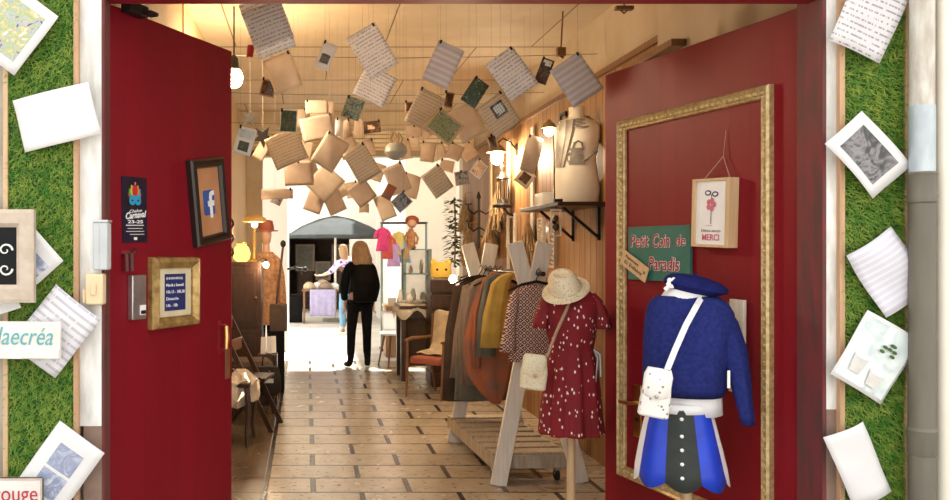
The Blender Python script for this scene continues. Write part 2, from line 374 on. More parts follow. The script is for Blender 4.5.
M['taupe'] = mat('taupe_cloth', (.30,.22,.17), (.22,.16,.12), 12, .9, stretch=(4,4,.5))
M['grey_cloth'] = mat('grey_green_cloth', (.17,.17,.14), (.13,.13,.11), 12, .9)
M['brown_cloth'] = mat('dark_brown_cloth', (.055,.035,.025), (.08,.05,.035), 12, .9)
M['beige_cloth'] = mat('beige_throw_cloth', (.52,.42,.29), (.43,.34,.22), 12, .9, bmp=.2)
M['rust'] = mat('rust_check_cloth', (.44,.13,.05), (.22,.12,.09), 5, .9)
M['red_seat'] = mat('brick_red_upholstery', (.32,.09,.055), (.26,.07,.04), 12, .8)
M['foil'] = mat('silver_cellophane', (.85,.82,.76), (.62,.58,.52), 10, .25, .6, bmp=.6)
M['leaf'] = mat('dark_leaf', (.06,.12,.03), (.04,.08,.02), 20, .7)
M['dry'] = mat('dried_flowers', (.38,.26,.14), (.27,.17,.09), 20, .9)
M['yellow'] = mat('yellow_plush', (.80,.55,.10), (.72,.47,.08), 12, .9)
M['card'] = mat('brown_card', (.42,.28,.17), (.36,.23,.14), 6, .8)
M['jacket'] = mat('tan_print_jacket', (.50,.27,.14), (.30,.14,.07), 24, .8)
M['glass'] = mat('clear_glass', (.9,.9,.88), None, 5, .05)
_n = M['glass'].node_tree.nodes['Principled BSDF']; _n.inputs['Transmission Weight'].default_value = .95
M['bulb'] = glow('bulb_light', (1, .77, .50), 95); M['bulb_big'] = glow('wall_lamp_light', (1, .77, .50), 150)
M['bulb_small'] = glow('small_bulb_light', (1, .76, .48), 190); M['bulb_dim'] = glow('dim_bulb_light', (1, .77, .50), 22); M['amber'] = glow('amber_glass_lamp', (1, .60, .10), .8)
P_ = {}
P_['floral'] = picture('photo_flowers', [(.04,.07,.05),(.10,.14,.07),(.35,.35,.25),(.10,.05,.05)], 40)
P_['green'] = picture('photo_green', [(.03,.05,.03),(.07,.10,.06),(.16,.17,.10)], 25)
P_['board'] = picture('photo_chalk', [(.02,.04,.02),(.03,.05,.03),(.04,.07,.04),(.35,.38,.25)], 60)
P_['garden'] = picture('photo_garden', [(.12,.16,.05),(.35,.38,.15),(.12,.10,.06),(.6,.55,.35)], 55)
P_['dark'] = picture('photo_dark', [(.03,.015,.01),(.07,.035,.02),(.25,.13,.06)], 30)
P_['blue'] = picture('photo_blue_grey', [(.45,.48,.58),(.22,.26,.40),(.6,.62,.7)], 18)
P_['grey'] = picture('photo_grey', [(.015,.017,.015),(.06,.06,.06),(.24,.23,.24),(.02,.02,.018)], 16)
P_['blooms'] = picture('photo_blooms', [(.10,.06,.16),(.45,.45,.5),(.30,.42,.2),(.7,.5,.25),(.8,.8,.8)], 30)
P_['pale'] = picture('photo_pale', [(.45,.52,.52),(.65,.74,.74),(.8,.82,.8)], 9)
P_['warm'] = picture('photo_warm', [(.2,.06,.03),(.6,.35,.2),(.85,.7,.5),(.4,.1,.1)], 45)
# ---------------------------------------------------------------- the setting
def bstruct(name, boxes, m, bevel=0):
    b = MB()
    for x in boxes: b.bb(*x)
    return struct(b.build(name, m, smooth=False, bevel=bevel))
bstruct('floor', [(-1.0, 2.3, 3.05, 11.9, -.12, 0)], M['floor'])
bstruct('floor_courtyard', [(-14, 16, 11.9, 60, -.12, -.005)], M['concrete'])
bstruct('floor_street', [(-14, 16, -12, 3.05, -.12, -.03)], M['street'])
bstruct('ceiling', [(-1.0, 2.3, 3.13, 12.0, 3.27, 3.42)], M['ceiling'])
bstruct('wall_left', [(-1.0, -.85, 3.25, 5.8, 0, 3.27)], M['plaster_dark'])
bstruct('wall_left_boards', [(-1.0, -.84, 5.8, 11.8, 0, 3.27)], M['wood_left'])
bstruct('wall_right', [(2.15, 2.3, 3.25, 12.0, 0, 3.27), (2.10, 2.15, 3.3, 5.09, 0, 3.27)], M['plaster'])
bstruct('wall_right_planks', [(2.125, 2.15, 5.09, 11.6, 0, 2.80)], M['wood_wall'])
bstruct('trim_planks', [(2.10, 2.15, 5.09, 11.6, 2.80, 2.84)], M['mid_wood'])
bstruct('wall_front_left', [(-9, -1.066, 3.05, 3.3, 0, 8), (-1.066, -.82, 3.06, 3.3, 0, 8)], M['stone'])
bstruct('wall_front_right', [(1.90, 10, 3.05, 3.3, 0, 8)], M['stone'])
bstruct('wall_front_upper', [(-.82, 1.90, 3.13, 3.3, 2.56, 8)], M['stone'])
bstruct('trim_lintel', [(-.82, 1.9, 3.05, 3.13, 2.456, 2.9)], M['red_trim'])
bstruct('trim_jamb_left', [(-.817, -.736, 3.04, 3.14, .92, 2.456), (-.817, -.75, 3.05, 3.3, .92, 2.56)], M['white_stone'])
bstruct('trim_jamb_left_base', [(-.80, -.735, 3.045, 3.14, 0, .92)], M['stone_low'])
bstruct('trim_jamb_right', [(1.858, 1.897, 3.04, 3.14, .98, 2.456)], M['white_stone'])
bstruct('trim_jamb_right_base', [(1.858, 1.897, 3.04, 3.14, 0, .98)], M['stone_low'])
bstruct('trim_door_frame', [(1.845, 1.897, 3.14, 3.2, 0, 2.5), (1.845, 1.858, 3.042, 3.14, 0, 2.456), (-.736, -.727, 3.05, 3.14, 0, 2.456)], M['worn_frame'])
bstruct('trim_wood_left', [(-.830, -.812, 3.02, 3.045, 0, 2.7)], M['oak'])
bstruct('trim_wood_edge', [(-1.080, -1.064, 3.02, 3.05, 0, 2.7)], M['pale_wood'])
bstruct('trim_wood_right', [(1.893, 1.912, 3.02, 3.045, 0, 2.7)], M['oak'])
bstruct('trim_wood_outer', [(2.130, 2.152, 3.02, 3.05, 0, 2.7)], M['oak'])
bstruct('wall_far', [(-1.0, -.62, 11.8, 12.0, 0, 3.27), (-1.0, 2.3, 11.8, 12.0, 2.85, 7.5)], M['plaster'])
bstruct('ceiling_beam', [(-.85, 2.15, 10.55, 10.75, 3.06, 3.27)], M['plaster'], .006)
# slatted transom below the last beam
for i in range(5):
    pass
tr = thing('transom_shutter', 'cream slatted shutter hung across the far end below the ceiling beam', 'shutter', (.65, 10.9, 2.83))
b = MB()
for i in range(4): b.bb(-1.46, 1.46, -.01, .01, .045+i*.055, .085+i*.055)
b.build('slat_panel', mat('cream_slats', (.78,.66,.44), (.70,.58,.38), 5, .6), tr, bevel=.002)
b = MB()
for x in (-1.46, -.5, .45, 1.46): b.bb(x-.03, x+.03, -.025, .012, 0, .30)
b.bb(-1.49, 1.49, -.03, .012, -.0, .035)
b.build('shutter_frame', M['pale_wood'], tr, bevel=.003)
# courtyard beyond the passage
bstruct('wall_alley_left', [(-7, -.30, 13.0, 14.2, 0, 7)], M['cream_wall'])
bstruct('wall_alley_right', [(2.45, 7, 12.6, 20, 0, 7), (1.62, 2.45, 14.0, 20, 0, 7)], M['cream_wall'])
bstruct('wall_opposite', [(-10, -.45, 21, 21.4, 0, 9), (1.06, 12, 21, 21.4, 0, 9), (-.45, 1.06, 21, 21.4, 1.97, 9)], M['cream_wall'])
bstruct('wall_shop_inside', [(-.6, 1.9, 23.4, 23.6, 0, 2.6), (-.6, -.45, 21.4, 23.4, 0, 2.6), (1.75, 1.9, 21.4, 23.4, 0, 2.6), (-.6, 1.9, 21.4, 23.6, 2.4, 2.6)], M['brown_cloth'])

# ---------------------------------------------------------------- writing helper
def text(s, width, m, parent, x, z, y=-.003, h=None, shear=0, roll=0, bold=0, ext=.0006, name='lettering'):
    cu = bpy.data.curves.new(name, 'FONT'); cu.body = s; cu.align_x = 'CENTER'; cu.align_y = 'CENTER'
    cu.shear = shear; cu.extrude = ext; cu.offset = bold; cu.size = .1; cu.resolution_u = 3
    cu.materials.append(m)
    o = bpy.data.objects.new(name, cu); COL.objects.link(o)
    bpy.context.view_layer.update()
    k = width / max(o.dimensions.x, 1e-4); kz = k if h is None else h / max(o.dimensions.y, 1e-4)
    dg = bpy.context.evaluated_depsgraph_get()
    me = bpy.data.meshes.new_from_object(o.evaluated_get(dg)); bpy.data.objects.remove(o); bpy.data.curves.remove(cu)
    o = bpy.data.objects.new(name, me); COL.objects.link(o)
    o.parent = parent; o.scale = (k, kz, 1); o.location = (x, y, z); o.rotation_euler = (R(90), R(roll), 0)
    return o
def art(parent, name, items, y=-.002, dy=.0003):
    b = MB(); ms = []
    for i, (pts, m) in enumerate(items):
        if m not in ms: ms.append(m)
        b.poly(pts, y - dy*i, ms.index(m))
    return b.build(name, ms, parent, smooth=False)
def rectp(x0, x1, z0, z1): return [(x0,z0),(x1,z0),(x1,z1),(x0,z1)]
def circ(x, z, rx, rz=None, n=20, a0=0, a1=360):
    rz = rz or rx
    return [(x+rx*math.cos(R(a0+(a1-a0)*i/(n if a1-a0 >= 360 else n-1))), z+rz*math.sin(R(a0+(a1-a0)*i/(n if a1-a0 >= 360 else n-1)))) for i in range(n)]
def fit4(q):                                    # four corners TL TR BR BL in a 2D frame with z up
    c = (sum(p[0] for p in q)/4, sum(p[1] for p in q)/4)
    d = lambda a, b: math.hypot(q[a][0]-q[b][0], q[a][1]-q[b][1])
    w = (d(0,1)+d(3,2))/2; h = (d(0,3)+d(1,2))/2
    tx, tz = q[0][0]+q[1][0]-q[2][0]-q[3][0], q[0][1]+q[1][1]-q[2][1]-q[3][1]
    return c, w, h, math.atan2(tx, tz)          # roll, clockwise positive
def on_plane(P, px, off=0):
    (u, z), w, h, r = fit4([P.uz(*p) for p in px]); return P.at(u, z, off), (0, r, P.rz), w, h

# ---------------------------------------------------------------- sheets of paper
def sheet(lab, spec, Y, m, pic=None, bend=.008, yaw=0, pitch=0, thread=True, name='paper_sheet', cat='paper', group=None, twist=.004, border=None, clip=True):
    if len(spec) == 4: (cx, cz), w, h, roll = fit4([(p[0], -p[1]) for p in spec]); cy = -cz
    else: cx, cy, w, h, roll = spec; roll = R(roll)
    w, h = S(w, Y), S(h, Y); loc = W(cx, cy, Y); rot = Euler((R(pitch), roll, R(yaw)))
    ph = random.uniform(0, 6)
    f = lambda x, z: bend*((2*x/w)**2 - .35) + twist*math.sin(4*x/w + 5*z/h + ph)
    b = MB(); b.grid(8, 8, lambda s, t: ((s-.5)*w, f((s-.5)*w, (t-.5)*h), (t-.5)*h))
    o = b.build(name, M[m], smooth=True, solid=.0007, angle=180)
    o.location = loc; o.rotation_euler = rot; tag(o, lab, cat, group)
    for x0, x1, z0, z1, pm in (pic or []):
        b = MB(); X = lambda s: (x0 + (x1-x0)*s - .5)*w; Z = lambda t: (z0 + (z1-z0)*t - .5)*h
        b.grid(6, 6, lambda s, t: (X(s), f(X(s), Z(t)) - .0016, Z(t)))
        b.build('printed_picture', P_[pm] if pm in P_ else M[pm], o, smooth=True, angle=180)
    if thread:
        Mx = rot.to_matrix(); best = max(((sx*w*.42, sz*h*.47) for sx in (-1, 0, 1) for sz in (1, -1)), key=lambda p: (Mx @ Vector((p[0], 0, p[1]))).z + random.uniform(-.01, .01))
        a = Vector((best[0], f(*best), best[1])); top = 3.265 - (loc + Mx @ a).z
        e = a + Mx.inverted() @ Vector((0, 0, top))
        MB().tube([a, e], .0006, 4).build('thread', M['thread'], o)
        if clip: MB().box(a, (.012, .008, .022)).build('clip', M['dark'], o)
    return o
# ---------------------------------------------------------------- front: turf strips and what hangs on them
def turf(lab, x0, x1, n):
    z0, z1 = .5, 2.6
    base = MB().bb(x0, x1, 3.036, 3.046, z0, z1).build('artificial_grass', M['grass_base'], smooth=False)
    tag(base, lab, 'artificial grass', None, 'stuff')
    vs, fs = [], []
    for i in range(n):
        x, z = random.uniform(x0, x1), random.uniform(z0, z1); a = random.uniform(0, 6.28); l = random.uniform(.014, .030)
        w = random.uniform(.0012, .0022); dx, dz = math.cos(a), math.sin(a)*.8 - .45
        px, pz = -dz*w, dx*w; k = random.uniform(.45, .9)
        o = len(vs)
        vs += [(x-px, 3.037, z-pz), (x+px, 3.037, z+pz), (x+px*.8+dx*l*.35, 3.037-l*k*.7, z+pz*.8+dz*l*.35), (x-px*.8+dx*l*.35, 3.037-l*k*.7, z-pz*.8+dz*l*.35), (x+dx*l, 3.037-l*k, z+dz*l)]
        fs += [(o, o+1, o+2, o+3), (o+3, o+2, o+4)]
    MB().add(vs, fs).build('blades', M['grass'], base, smooth=False)['kind'] = 'stuff'
turf('strip of green artificial turf between the pale wood edge and the switch box', -1.066, -.828, 15000)
turf('strip of green artificial turf beside the taupe downpipe', 1.91, 2.132, 15000)

YF = 2.985
sheet('square white-bordered photo of flowers pinned near the top of the turf', [(8,-22),(58,17),(12,78),(-34,36)], YF, 'paper', [(.14,.86,.14,.86,'blooms')], thread=False, bend=.004)
sheet('blank white folded sheet pinned on the turf above the chalkboard', [(12,100),(88,82),(101,134),(25,152)], YF, 'paper', thread=False, bend=.006)
sheet('sheet with a small blue picture sticking out behind the chalkboard', [(22,204),(59,266),(20,296),(-14,240)], YF+.012, 'paper', [(.55,.92,.25,.7,'blue')], thread=False)
sheet('small white scrap poking out between chalkboard and lettered wooden sign', [(-8,306),(16,294),(20,306),(-4,318)], YF+.008, 'paper', thread=False, bend=.002)
sheet('lined handwritten sheet tucked behind the lettered wooden sign', [(55,285),(101,319),(55,378),(9,344)], YF+.006, 'letter_big', thread=False)
sheet('printed sheet with two blue-grey architecture photos low on the turf', [(60,420),(104,454),(56,521),(12,487)], YF+.004, 'paper', [(.25,.75,.50,.80,'blue'),(.25,.75,.16,.46,'blue')], thread=False)
sheet('handwritten letter pinned highest beside the pale weathered pipe', [(858,-34),(915,-6),(876,65),(834,38)], YF, 'letter', thread=False, bend=.005)
sheet('white-bordered photo of a white cup pinned beside the zinc pipe section', [(864,108),(911,168),(871,199),(829,143)], YF, 'paper', [(.15,.85,.17,.83,'grey')], thread=False)
sheet('folded typed sheet pinned on the turf just above the teacup photo', [(847,254),(894,228),(933,287),(886,319)], YF, 'typed', thread=False, bend=.012, twist=.008)
c_ = sheet('pale photo of two stacked tea cups pinned below the typed sheet', [(870,310),(920,341),(883,405),(830,374)], YF, 'paper', [(.04,.96,.05,.95,'pale')], thread=False)
art(c_, 'printed_cups', [([(-.075,-.02),(-.02,-.02),(-.028,-.085),(-.068,-.085)], M['steel']), (circ(-.0475,-.02,.029,.01), M['white']), ([(0,-.045),(.055,-.045),(.047,-.10),(.008,-.10)], M['steel']), (circ(.0275,-.045,.029,.01), M['white'])] + [(circ(.02+.022*math.cos(k*1.3), .045+.02*math.sin(k*2.1), .010, .006), M['leaf']) for k in range(7)], y=-.009)
sheet('blank white sheet pinned lowest on the turf beside the downpipe', [(827,436),(862,424),(896,492),(852,508)], YF, 'paper', thread=False, bend=.012)
g_ = bpy.data.objects
# chalkboard with beige frame
p = W(2, 257, YF-.03)
t = thing('chalkboard_sign', 'black chalkboard in a beige wooden frame cut by the edge of the picture', 'sign', W(-6, 256, YF-.035))
w, h = S(82, 2.95), S(93, 2.95)
MB().bb(-w/2+.03, w/2-.03, -.004, .004, -h/2+.03, h/2-.03).build('board', M['board_back'], t)
MB().frame(w, h, [(0,-.012),(0,.014),(.012,.018),(.048,.018),(.062,.006),(.062,-.012)]).build('sign_frame', M['sign_beige'], t, angle=20)
for z, s in ((.02, 1), (-.045, -1)):
    b = MB(); b.tube([(.042+.001*k*0+ (.028-.0016*k)*math.cos(k*.5)*.9+.0, -.007, z + s*(.024-.0015*k)*math.sin(k*.5)) for k in range(15)], [.004-.00015*k for k in range(15)], 6)
    b.build('chalk_scroll', M['chalk'], t)
# lettered wooden sign
t = thing('wooden_sign', 'whitewashed wooden sign with teal hand lettering nailed over the lined sheet', 'sign', W(12, 340, YF-.03), (0, R(.6), 0))
w = S(98, 2.96)
MB().bb(-w/2, w/2, -.008, .008, -.065, .065).build('sign_board', M['sign_white'], t, bevel=.002)
MB().bb(w/2-.13, w/2-.003, -.015, -.008, -.062, -.03).build('batten', M['sign_white'], t, bevel=.0015)
text('Jaecréa', .205, M['teal_ink'], t, .045, .012, -.0095, .082, .28)
t = thing('wooden_sign', 'white wooden sign with red lettering at the bottom over the turf', 'sign', W(2, 495, YF-.035))
w = S(82, 2.95)
MB().bb(-w/2, w/2, -.008, .008, -.06, .06).build('sign_board', M['sign_white'], t, bevel=.002)
MB().frame(w, .12, [(0,-.01),(0,.011),(.006,.011),(.007,.008)]).build('sign_edge', M['sign_beige'], t)
text('rouge', .15, M['red_ink'], t, .05, .005, -.0095, .055)
# jamb boxes
t = thing('intercom_box', 'grey metal intercom box on the white door jamb', 'intercom', W(101, 246, 3.03))
MB().bb(-.023, .03, -.03, .03, -.085, .085).build('housing', M['grey_plastic'], t, bevel=.005)
MB().bb(.0, .002, -.032, -.03, -.08, .08).bb(-.026, .033, -.033, .03, .085, .092).build('cover_edge', M['steel'], t)
t = thing('switch_box', 'aged beige switch box under the grey intercom on the jamb', 'switch', W(95, 289, 3.03))
MB().bb(-.028, .036, -.03, .02, -.055, .055).build('housing', M['beige_plastic'], t, bevel=.006)
MB().bb(-.040, -.028, -.022, .015, -.05, .0).build('side_cap', M['beige_plastic'], t, bevel=.003)
MB().bb(-.008, .012, -.036, -.03, -.02, .02).build('rocker', M['beige_plastic'], t, bevel=.002)
# pipes
xp = 615/850*2.965
t = thing('downpipe', 'weathered rain downpipe with zinc section beside the turf strip', 'pipe', (xp, 2.965, 0))
zz = lambda y: EYE + (250-y)/850*2.965
MB().tube([(0,0,zz(108)), (0,0,5)], .038, 24).build('upper_pipe', M['pipe_pale'], t)
MB().tube([(0,0,zz(176)), (0,0,zz(106))], .040, 24).build('zinc_sleeve', M['zinc'], t)
MB().lathe([(.04,zz(204)),(.046,zz(202)),(.046,zz(196)),(.043,zz(194)),(.044,zz(176)),(.047,zz(174)),(.040,zz(172))], 24).build('collar', M['pipe_brown'], t)
MB().tube([(0,0,0), (0,0,zz(200))], .041, 24).build('lower_pipe', M['pipe_brown'], t)
MB().lathe([(.041,zz(455)),(.045,zz(453)),(.045,zz(432)),(.047,zz(430)),(.041,zz(427))], 24).build('collar', M['pipe_brown'], t)
b = MB().tube([(0,0,-.03),(0,0,5)], .022, 16)
o = b.build('conduit', M['cream_pipe'], loc=(636/850*3.0, 3.0, 0)); tag(o, 'cream vertical conduit along the wall past the downpipe', 'pipe')

# ---------------------------------------------------------------- the two red doors
PL = Plane((-.745, 3.15), (-.347, 3.93)); PR = Plane((1.567, 4.47), (1.883, 3.15))
def door(name, P, z1):
    e = bpy.data.objects.new(name, None); COL.objects.link(e); e.location = P.O; e.rotation_euler = (0,0,P.rz); struct(e)
    MB().bb(0, P.len, 0, .045, .02, z1).build('door_leaf', M['red_paint'], e, smooth=False, bevel=.004)
    return e
d1 = door('door_1', PL, 2.469); d2 = door('door_2', PR, 2.47)
def lp(P, px, py): u, z = P.uz(px, py); return u, z
u, z = lp(PL, 219, 337)
MB().tube([(u,-.004,z+.055),(u,-.03,z+.055),(u,-.036,z+.048)], .008, 8).tube([(u,-.004,z-.055),(u,-.03,z-.055),(u,-.036,z-.048)], .008, 8).bb(u-.012,u+.012,-.004,0,z-.075,z+.075).build('handle_mount', M['red_trim'], d1)
h_ = MB().tube([(u,-.038,z-.052),(u,-.041,z),(u,-.038,z+.052)], [.011,.013,.011], 12).build('handle', M['brass'], d1)
u, z = lp(PL, 227, 362)
MB().bb(u-.018,u+.02,-.004,0,z-.075,z+.06).build('lock_plate', M['mid_wood'], d1, bevel=.001)
u, z = lp(PL, 129, 10)
MB().bb(u-.05,u+.06,-.05,0,z-.022,z+.02).bb(u+.02,u+.07,-.09,-.05,z-.02,z-.005).build('door_closer', M['iron'], d1, bevel=.004)
u, z = lp(PR, 638, 409)
MB().bb(u-.03,u+.03,-.005,0,z-.14,z+.12).build('lock_plate', M['brass'], d2, bevel=.002)
MB().tube([(u,-.005,z+.03),(u,-.05,z+.03),(u-.07,-.055,z+.028)], .010, 10).build('handle', M['brass'], d2)
MB().lathe([(.008,0),(.011,.004),(.006,.006)], 12, (u,-.006,z-.05), 0, Matrix.Rotation(R(90),3,'X')).build('keyhole', M['iron'], d2)

# things on the first door
loc, rot, w, h = on_plane(PL, [(121,178),(146,176),(147,242),(122,243)], .002)
t = thing('carnival_poster', 'narrow black carnival poster with rainbow crown taped on the red door', 'poster', loc, rot)
MB().bb(-w/2, w/2, -.0008, .0008, -h/2, h/2).build('poster_sheet', mat('poster_navy', (.006,.005,.010), (.012,.007,.03), 14, .4), t)
cols = [(.5,.02,.03),(.6,.25,.02),(.55,.5,.03),(.05,.35,.06),(.02,.3,.5),(.3,.03,.3)]
cm = [mat('crown_' + n, c, None, 10, .5) for n, c in zip(('red','orange','yellow','green','blue','violet'), cols)]
it = []
for k, (a, m) in enumerate(((-66,cm[0]),(66,cm[0]),(-44,cm[3]),(44,cm[4]),(-22,cm[2]),(22,cm[1]),(0,cm[0]))):
    d = Vector((math.sin(R(a)), math.cos(R(a)))); q = Vector((-d.y, d.x)); o0 = Vector((0, h*.17)); l = h*(.25 - .0010*abs(a))
    it.append(([tuple(o0 + q*-.011), tuple(o0 + d*l*.6 - q*.017), tuple(o0 + d*l), tuple(o0 + d*l*.6 + q*.017), tuple(o0 + q*.011)][::-1], m))
it += [(rectp(-.032,.032,h*.17,h*.215), cm[4]), (circ(-.017,h*.135,.019,.017), cm[4]), (circ(.017,h*.135,.019,.017), cm[4]), (circ(-.017,h*.14,.007,.004), M['navy']), (circ(.017,h*.14,.007,.004), M['navy']), (circ(0,h*.40,.006), M['pink_ink'])]
art(t, 'printed_crown', it, -.0012); it = []
it += [(rectp(-w*.36,w*.36,-h*.235-.002,-h*.235+.001), M['chalk']), (rectp(-w*.3,w*.3,-h*.285-.001,-h*.285+.001), M['chalk']), (rectp(-w*.36,w*.36,-h*.33-.001,-h*.33+.001), M['chalk']), (rectp(-w*.22,w*.36,-h*.375-.001,-h*.375+.001), M['chalk']), (rectp(-.010,.010,-h*.46,-h*.42), M['chalk'])]
art(t, 'printed_lines', it, -.0012)['kind'] = 'stuff'
text('Carnaval', w*.82, M['chalk'], t, 0, -h*.085, -.004, .026, .25, -5, .002)
text('Chalon', w*.5, M['chalk'], t, 0, -h*.02, -.004, .012, .25, -5)
text('23-25', w*.6, M['chalk'], t, 0, -h*.185, -.004, .013, 0, 0, .002)

loc, rot, w, h = on_plane(PL, [(185,162),(218.5,156),(225,239),(193,248)], .012)
t = thing('picture_frame', 'tilted black frame with a blue logo sheet hung near the door edge', 'picture', loc, rot)
MB().frame(w, h, [(0,-.012),(0,.014),(.008,.022),(.02,.018),(.034,.022),(.04,.008),(.04,-.012)]).build('frame', mat('black_lacquer', (.018,.011,.008), None, 20, .3), t, angle=20)
MB().bb(-w/2+.035, w/2-.035, -.004, 0, -h/2+.035, h/2-.035).build('backing_sheet', M['copper_sheet'], t)
q = .034
rr = []
for cx_, cz_, a0 in ((q-.008,q-.008,0),(-q+.008,q-.008,90),(-q+.008,-q+.008,180),(q-.008,-q+.008,270)):
    rr += [(cx_+.008*math.cos(R(a0+k*30)), cz_+.008*math.sin(R(a0+k*30))) for k in range(4)]
rr = [(x*1.3, z*1.6 - .005) for x, z in rr]
art(t, 'logo', [(rr, M['fb_blue'])], -.0046)
f_ = [(.002,-.05),(.018,-.05),(.018,-.012),(.030,-.012),(.032,.006),(.018,.006),(.018,.016),(.022,.023),(.033,.023),(.033,.038),(.018,.038),(.006,.032),(.002,.018),(.002,.006),(-.008,.006),(-.008,-.012),(.002,-.012)]
f_ = [(x*1.3, z*1.35-.006) for x, z in f_]; b = MB(); b.slab(f_, -.0056, -.0046); b.build('logo_letter', M['chalk'], t, smooth=False)

loc, rot, w, h = on_plane(PL, [(148,257),(193.5,257),(193.5,325.5),(147.5,328.5)], .012)
t = thing('picture_frame', 'gilt frame with navy opening-hours sheet beside the metal letter box', 'picture', loc, rot)
MB().frame(w, h, [(0,-.012),(0,.010),(.006,.026),(.02,.030),(.04,.012),(.046,.014),(.046,-.012)]).build('frame', M['gold'], t, angle=20)
MB().bb(-w/2+.04, w/2-.04, -.006, 0, -h/2+.04, h/2-.04).build('mount', mat('cream_mount', (.72,.62,.40), None, 9, .7), t)
iw, ih = w*.44, h*.52
MB().bb(-iw/2-.002, iw/2+.002, -.0075, -.006, -ih/2, ih/2).build('hours_sheet', M['navy'], t)
for i, (s, ww) in enumerate((('(HORAIRES)', .8), ('Mardi a Samedi', .86), ('10h.15 - 18h.30', .9), ('Dimanche', .6), ('14h - 18h', .55))):
    text(s, iw*ww, M['chalk'], t, -iw*.45 + iw*ww/2, ih*(.38 - .185*i), -.008, ih*.085, 0, 0, .0005)

loc, rot, w, h = on_plane(PL, [(125.5,276),(143,274),(142.5,318.5),(126,320)], 0); w *= .82
t = thing('metal_letter_box', 'small silver-grey metal box screwed on the red door under two hooks', 'box', loc, rot)
MB().bb(-w/2, w/2, -.026, 0, -h/2, h/2).build('housing', M['steel'], t, bevel=.004)
MB().bb(w*.02, w*.42, -.028, -.026, -h*.40, -h*.18).build('name_plate', M['white'], t)
MB().bb(w*.06, w*.40, -.0295, -.028, -h*.38, -h*.30).build('slot', M['iron'], t)
u, z = lp(PL, 126, 262)
t = thing('coat_hook', 'pair of dark red pegs on the door above the metal box', 'hook', PL.at(u, z, 0), (0,0,PL.rz))
MB().bb(-.035, .05, -.006, 0, .03, .045).build('hook_bar', M['red_trim'], t)
for x in (-.022, .008):
    MB().tube([(x,-.004,.035),(x,-.02,.03),(x,-.022,-.035)], [.007,.008,.009], 10).build('peg', M['worn_frame'], t)
MB().tube([(.008,-.02,.038),(.022,-.02,.05),(.04,-.02,.046),(.048,-.02,.03)], .003, 6).build('wire_loop', M['iron'], t)

# things on the second door
q = [(624,122),(774,83),(768,520),(616,472)]
A = [PR.uz(*p) for p in q]
u0, u1 = A[0][0]*.6+A[3][0]*.4, A[1][0]; z1, z0 = (A[0][1]+A[1][1])/2, A[3][1]
t = thing('ornate_frame', 'large empty gilt frame with beaded edge fixed flat on the red door', 'frame', PR.at((u0+u1)/2, (z0+z1)/2, .0), (0,0,PR.rz))
w, h = u1-u0, z1-z0
fr = MB().frame(w, h, [(0,0),(0,.022),(.008,.030),(.018,.022),(.038,.014),(.048,.018),(.052,.010),(.052,0)]).build('frame', M['gold_pale'], t, angle=20)
b = MB()
def beads(step, inset, r, yy):
    a, c = w/2-inset, h/2-inset
    n = int(2*a/step)
    for i in range(n):
        for sz in (-1, 1): b.ball((-a+(i+.5)*2*a/n, yy, sz*c), r, (1.35,.7,1), n=8)
    n = int(2*c/step)
    for i in range(n):
        for sx in (-1, 1): b.ball((sx*a, yy, -c+(i+.5)*2*c/n), r, (1,.7,1.35), n=8)
beads(.034, .028, .0095, -.018)
b.build('beading', M['gold_pale'], fr)['kind'] = 'stuff'

loc, rot, w, h = on_plane(PR, [(631,227),(693,225),(693,279),(631,282.5)], .01)
t = thing('painted_sign', 'green painted board with crimson white-outlined lettering hung inside the gilt frame', 'sign', loc, rot)
MB().bb(-w/2, w/2, -.006, .008, -h/2, h/2).build('sign_board', M['green_sign'], t, bevel=.001)
def outlined(s, ww, x, z, hh, sh=.15):
    o = text(s, ww, M['chalk'], t, x, z, -.0075, hh, sh, 0, .0042, .0004); o.name = 'lettering_outline'
    text(s, ww*.97, M['crimson'], t, x, z, -.0086, hh*.95, sh, 0, .0012, .0004)
outlined('Petit', w*.32, -w*.30, h*.22, h*.24); outlined('Coin', w*.28, w*.06, h*.22, h*.26); outlined('de', w*.15, w*.36, h*.22, h*.20)
outlined('Paradis', w*.5, w*.10, -h*.20, h*.26)
loc, rot, w, h = on_plane(PR, [(629.6,247.8),(654.6,270),(649.6,284),(626.5,262)], .03)
t = thing('wooden_tag', 'little slanted bare-wood tag lapping over the corner of the green sign', 'sign', loc, rot)
MB().bb(-w/2, w/2, -.003, .003, -h/2, h/2).build('tag_board', M['pale_wood'], t, bevel=.001)
text('Femmes', w*.5, M['dark'], t, -w*.12, h*.22, -.0035, h*.2, .1); text('Et Enfants', w*.68, M['dark'], t, -w*.02, -h*.15, -.0035, h*.24, .1)
art(t, 'painted_flower', [(circ(w*.40, h*.05, .009), M['taupe']), (circ(w*.40, h*.05, .004), M['dark'])], -.0034)
loc, rot, w, h = on_plane(PR, [(702,179),(740,178),(737.5,248),(701,246.5)], .001)
t = thing('box_frame', 'pale wooden box frame with a pink-lettered card hanging on a string', 'picture', loc, rot)
b = MB(); dd = .05
b.bb(-w/2, -w/2+.02, -dd, 0, -h/2, h/2).bb(w/2-.02, w/2, -dd, 0, -h/2, h/2).bb(-w/2+.02, w/2-.02, -dd, 0, h/2-.012, h/2).bb(-w/2+.02, w/2-.02, -dd, 0, -h/2, -h/2+.012)
b.build('box', M['pale_wood'], t, bevel=.0015)
MB().bb(-w/2+.02, w/2-.02, -.040, -.034, -h/2+.012, h/2-.012).build('card', M['white'], t)
it = [(circ(-.022, h*.29, .02, .012), M['navy']), (circ(.022, h*.27, .02, .012), M['navy']), (circ(-.022, h*.29, .012, .006), M['white']), (circ(.022, h*.27, .012, .006), M['white'])]
